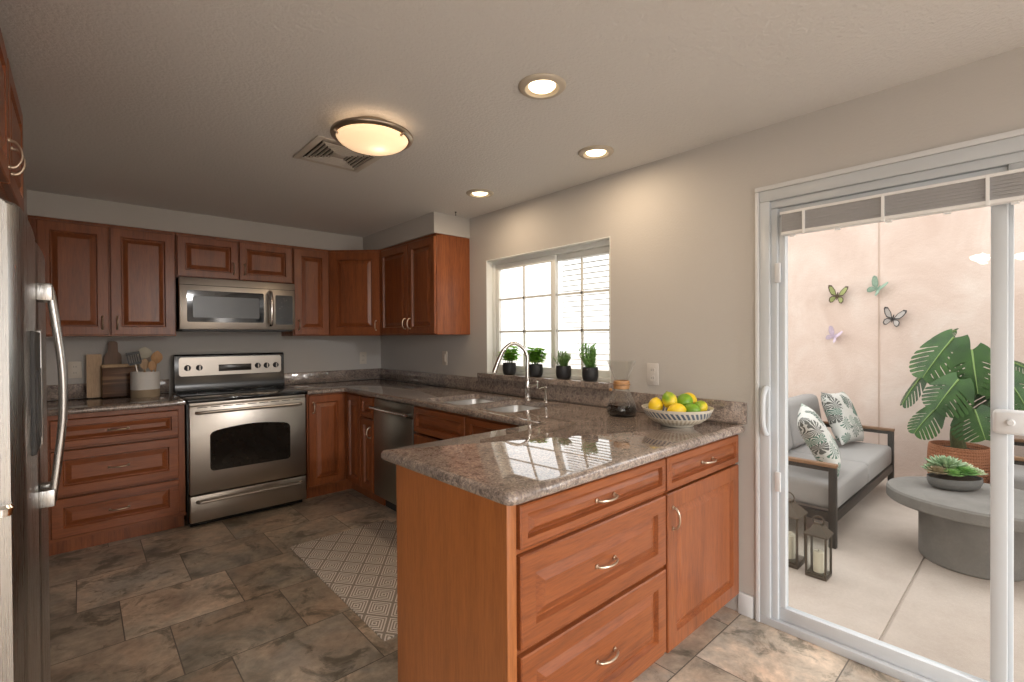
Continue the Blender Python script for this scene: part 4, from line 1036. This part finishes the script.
leaves = [  # base px, tip px (both on a plane x), width, facing, material, crown height on trunk
    ((955, 338), (923, 378), 2.80, .42, (-.85, .25, .45), m_mon), ((972, 350), (978, 394), 2.74, .38, (-.95, .0, .3), m_mon),
    ((960, 380), (936, 410), 2.66, .36, (-.85, .2, .5), m_mon), ((927, 374), (903, 405), 2.88, .22, (-.4, .4, .8), m_mon2),
    ((938, 409), (915, 434), 2.74, .27, (-.75, .3, .6), m_mon), ((974, 410), (985, 440), 2.66, .36, (-.9, -.2, .4), m_mon),
    ((1004, 376), (1028, 412), 2.85, .38, (-.8, -.3, .5), m_mon), ((1004, 362), (1030, 372), 3.0, .20, (-.4, -.2, .9), m_mon2),
    ((990, 384), (1000, 424), 2.95, .34, (-.8, -.1, .5), m_mon2), ((944, 338), (958, 332), 3.0, .18, (-.5, .1, .8), m_mon2)]
for i, (pb, pt_, xp, wd, fc, mt) in enumerate(leaves):
    B = unproj(*pb, xp)-org; T_ = unproj(*pt_, xp-.04)-org
    monstera_leaf(B, T_, fc, wd*1.0, mt)
    h0 = .56+.03*i; s0 = Vector((0, 0, h0)); mid = s0.lerp(B, .55)+Vector((.02, 0, .06))
    MB().tube(smooth_curve([s0, mid, B], 6), .008, 7).build('petiole', m_stem, t)
# butterflies on the stucco
def butterfly(label, y, z, sc, roll, cm, dk, foldl, foldr):
    t = thing('wall_butterfly', label, 'wall ornament', (PW-.004, y, z), -PI/2, 'butterflies on the patio wall')
    MB().tube([(0, -.010, -.035), (0, -.014, -.01), (0, -.016, .015), (0, -.014, .04)], [.003, .006, .007, .004], 8).xf(Matrix.Rotation(roll, 4, 'Y') @ Matrix.Scale(sc, 4)).build('body', dk, t)
    up_ = [(.004, .0), (.03, .055), (.075, .10), (.105, .10), (.108, .08), (.09, .04), (.06, .005), (.01, -.004)]
    lo_ = [(.004, -.004), (.05, .0), (.075, -.02), (.078, -.05), (.06, -.07), (.035, -.062), (.012, -.03)]
    for s, fold in ((-1, foldl), (1, foldr)):
        for nm, sh in (('forewing', up_), ('hindwing', lo_)):
            cxm = sum(p[0] for p in sh)/len(sh); czm = sum(p[1] for p in sh)/len(sh)
            def mk(k, y0, y1):
                pts = [(cxm+(x-cxm)*k, czm+(z_-czm)*k) for x, z_ in sh]
                return MB().loft([[(x, y0, z_) for x, z_ in pts], [(x, y1, z_) for x, z_ in pts]])
            mm = Matrix.Rotation(roll, 4, 'Y') @ Matrix.Scale(sc, 4) @ Matrix.Translation((0, -.012, 0)) @ Matrix.Scale(s, 4, (1, 0, 0)) @ Matrix.Rotation(-fold, 4, 'Z')
            o = mk(1, 0, .0018).xf(mm).build(nm, dk, t); mk(.72, -.0012, 0).xf(mm).build('wing_patch', cm, o)
bcol = lambda nm, c: plain(nm, c, .6, var=.25, scale=40)
butterfly('green and brown butterfly ornament, leftmost on the patio wall', -3.265, 1.735, 1.05, .15, bcol('wing_green', (.32, .36, .14)), bcol('wing_brown', (.10, .07, .045)), .9, .55)
butterfly('plain sage green butterfly ornament above the others on the wall', -3.60, 1.785, .95, .6, bcol('wing_sage', (.3, .42, .33)), bcol('wing_sage_dark', (.24, .34, .27)), .5, 1.0)
butterfly('grey and black butterfly ornament nearest the monstera', -3.715, 1.49, 1.0, .25, bcol('wing_grey', (.45, .42, .40)), bcol('wing_black', (.05, .045, .045)), .8, .5)
butterfly('pale lilac butterfly ornament lowest on the patio wall', -3.24, 1.325, .85, .5, bcol('wing_lilac', (.6, .5, .6)), bcol('wing_mauve', (.53, .44, .54)), .5, .9)
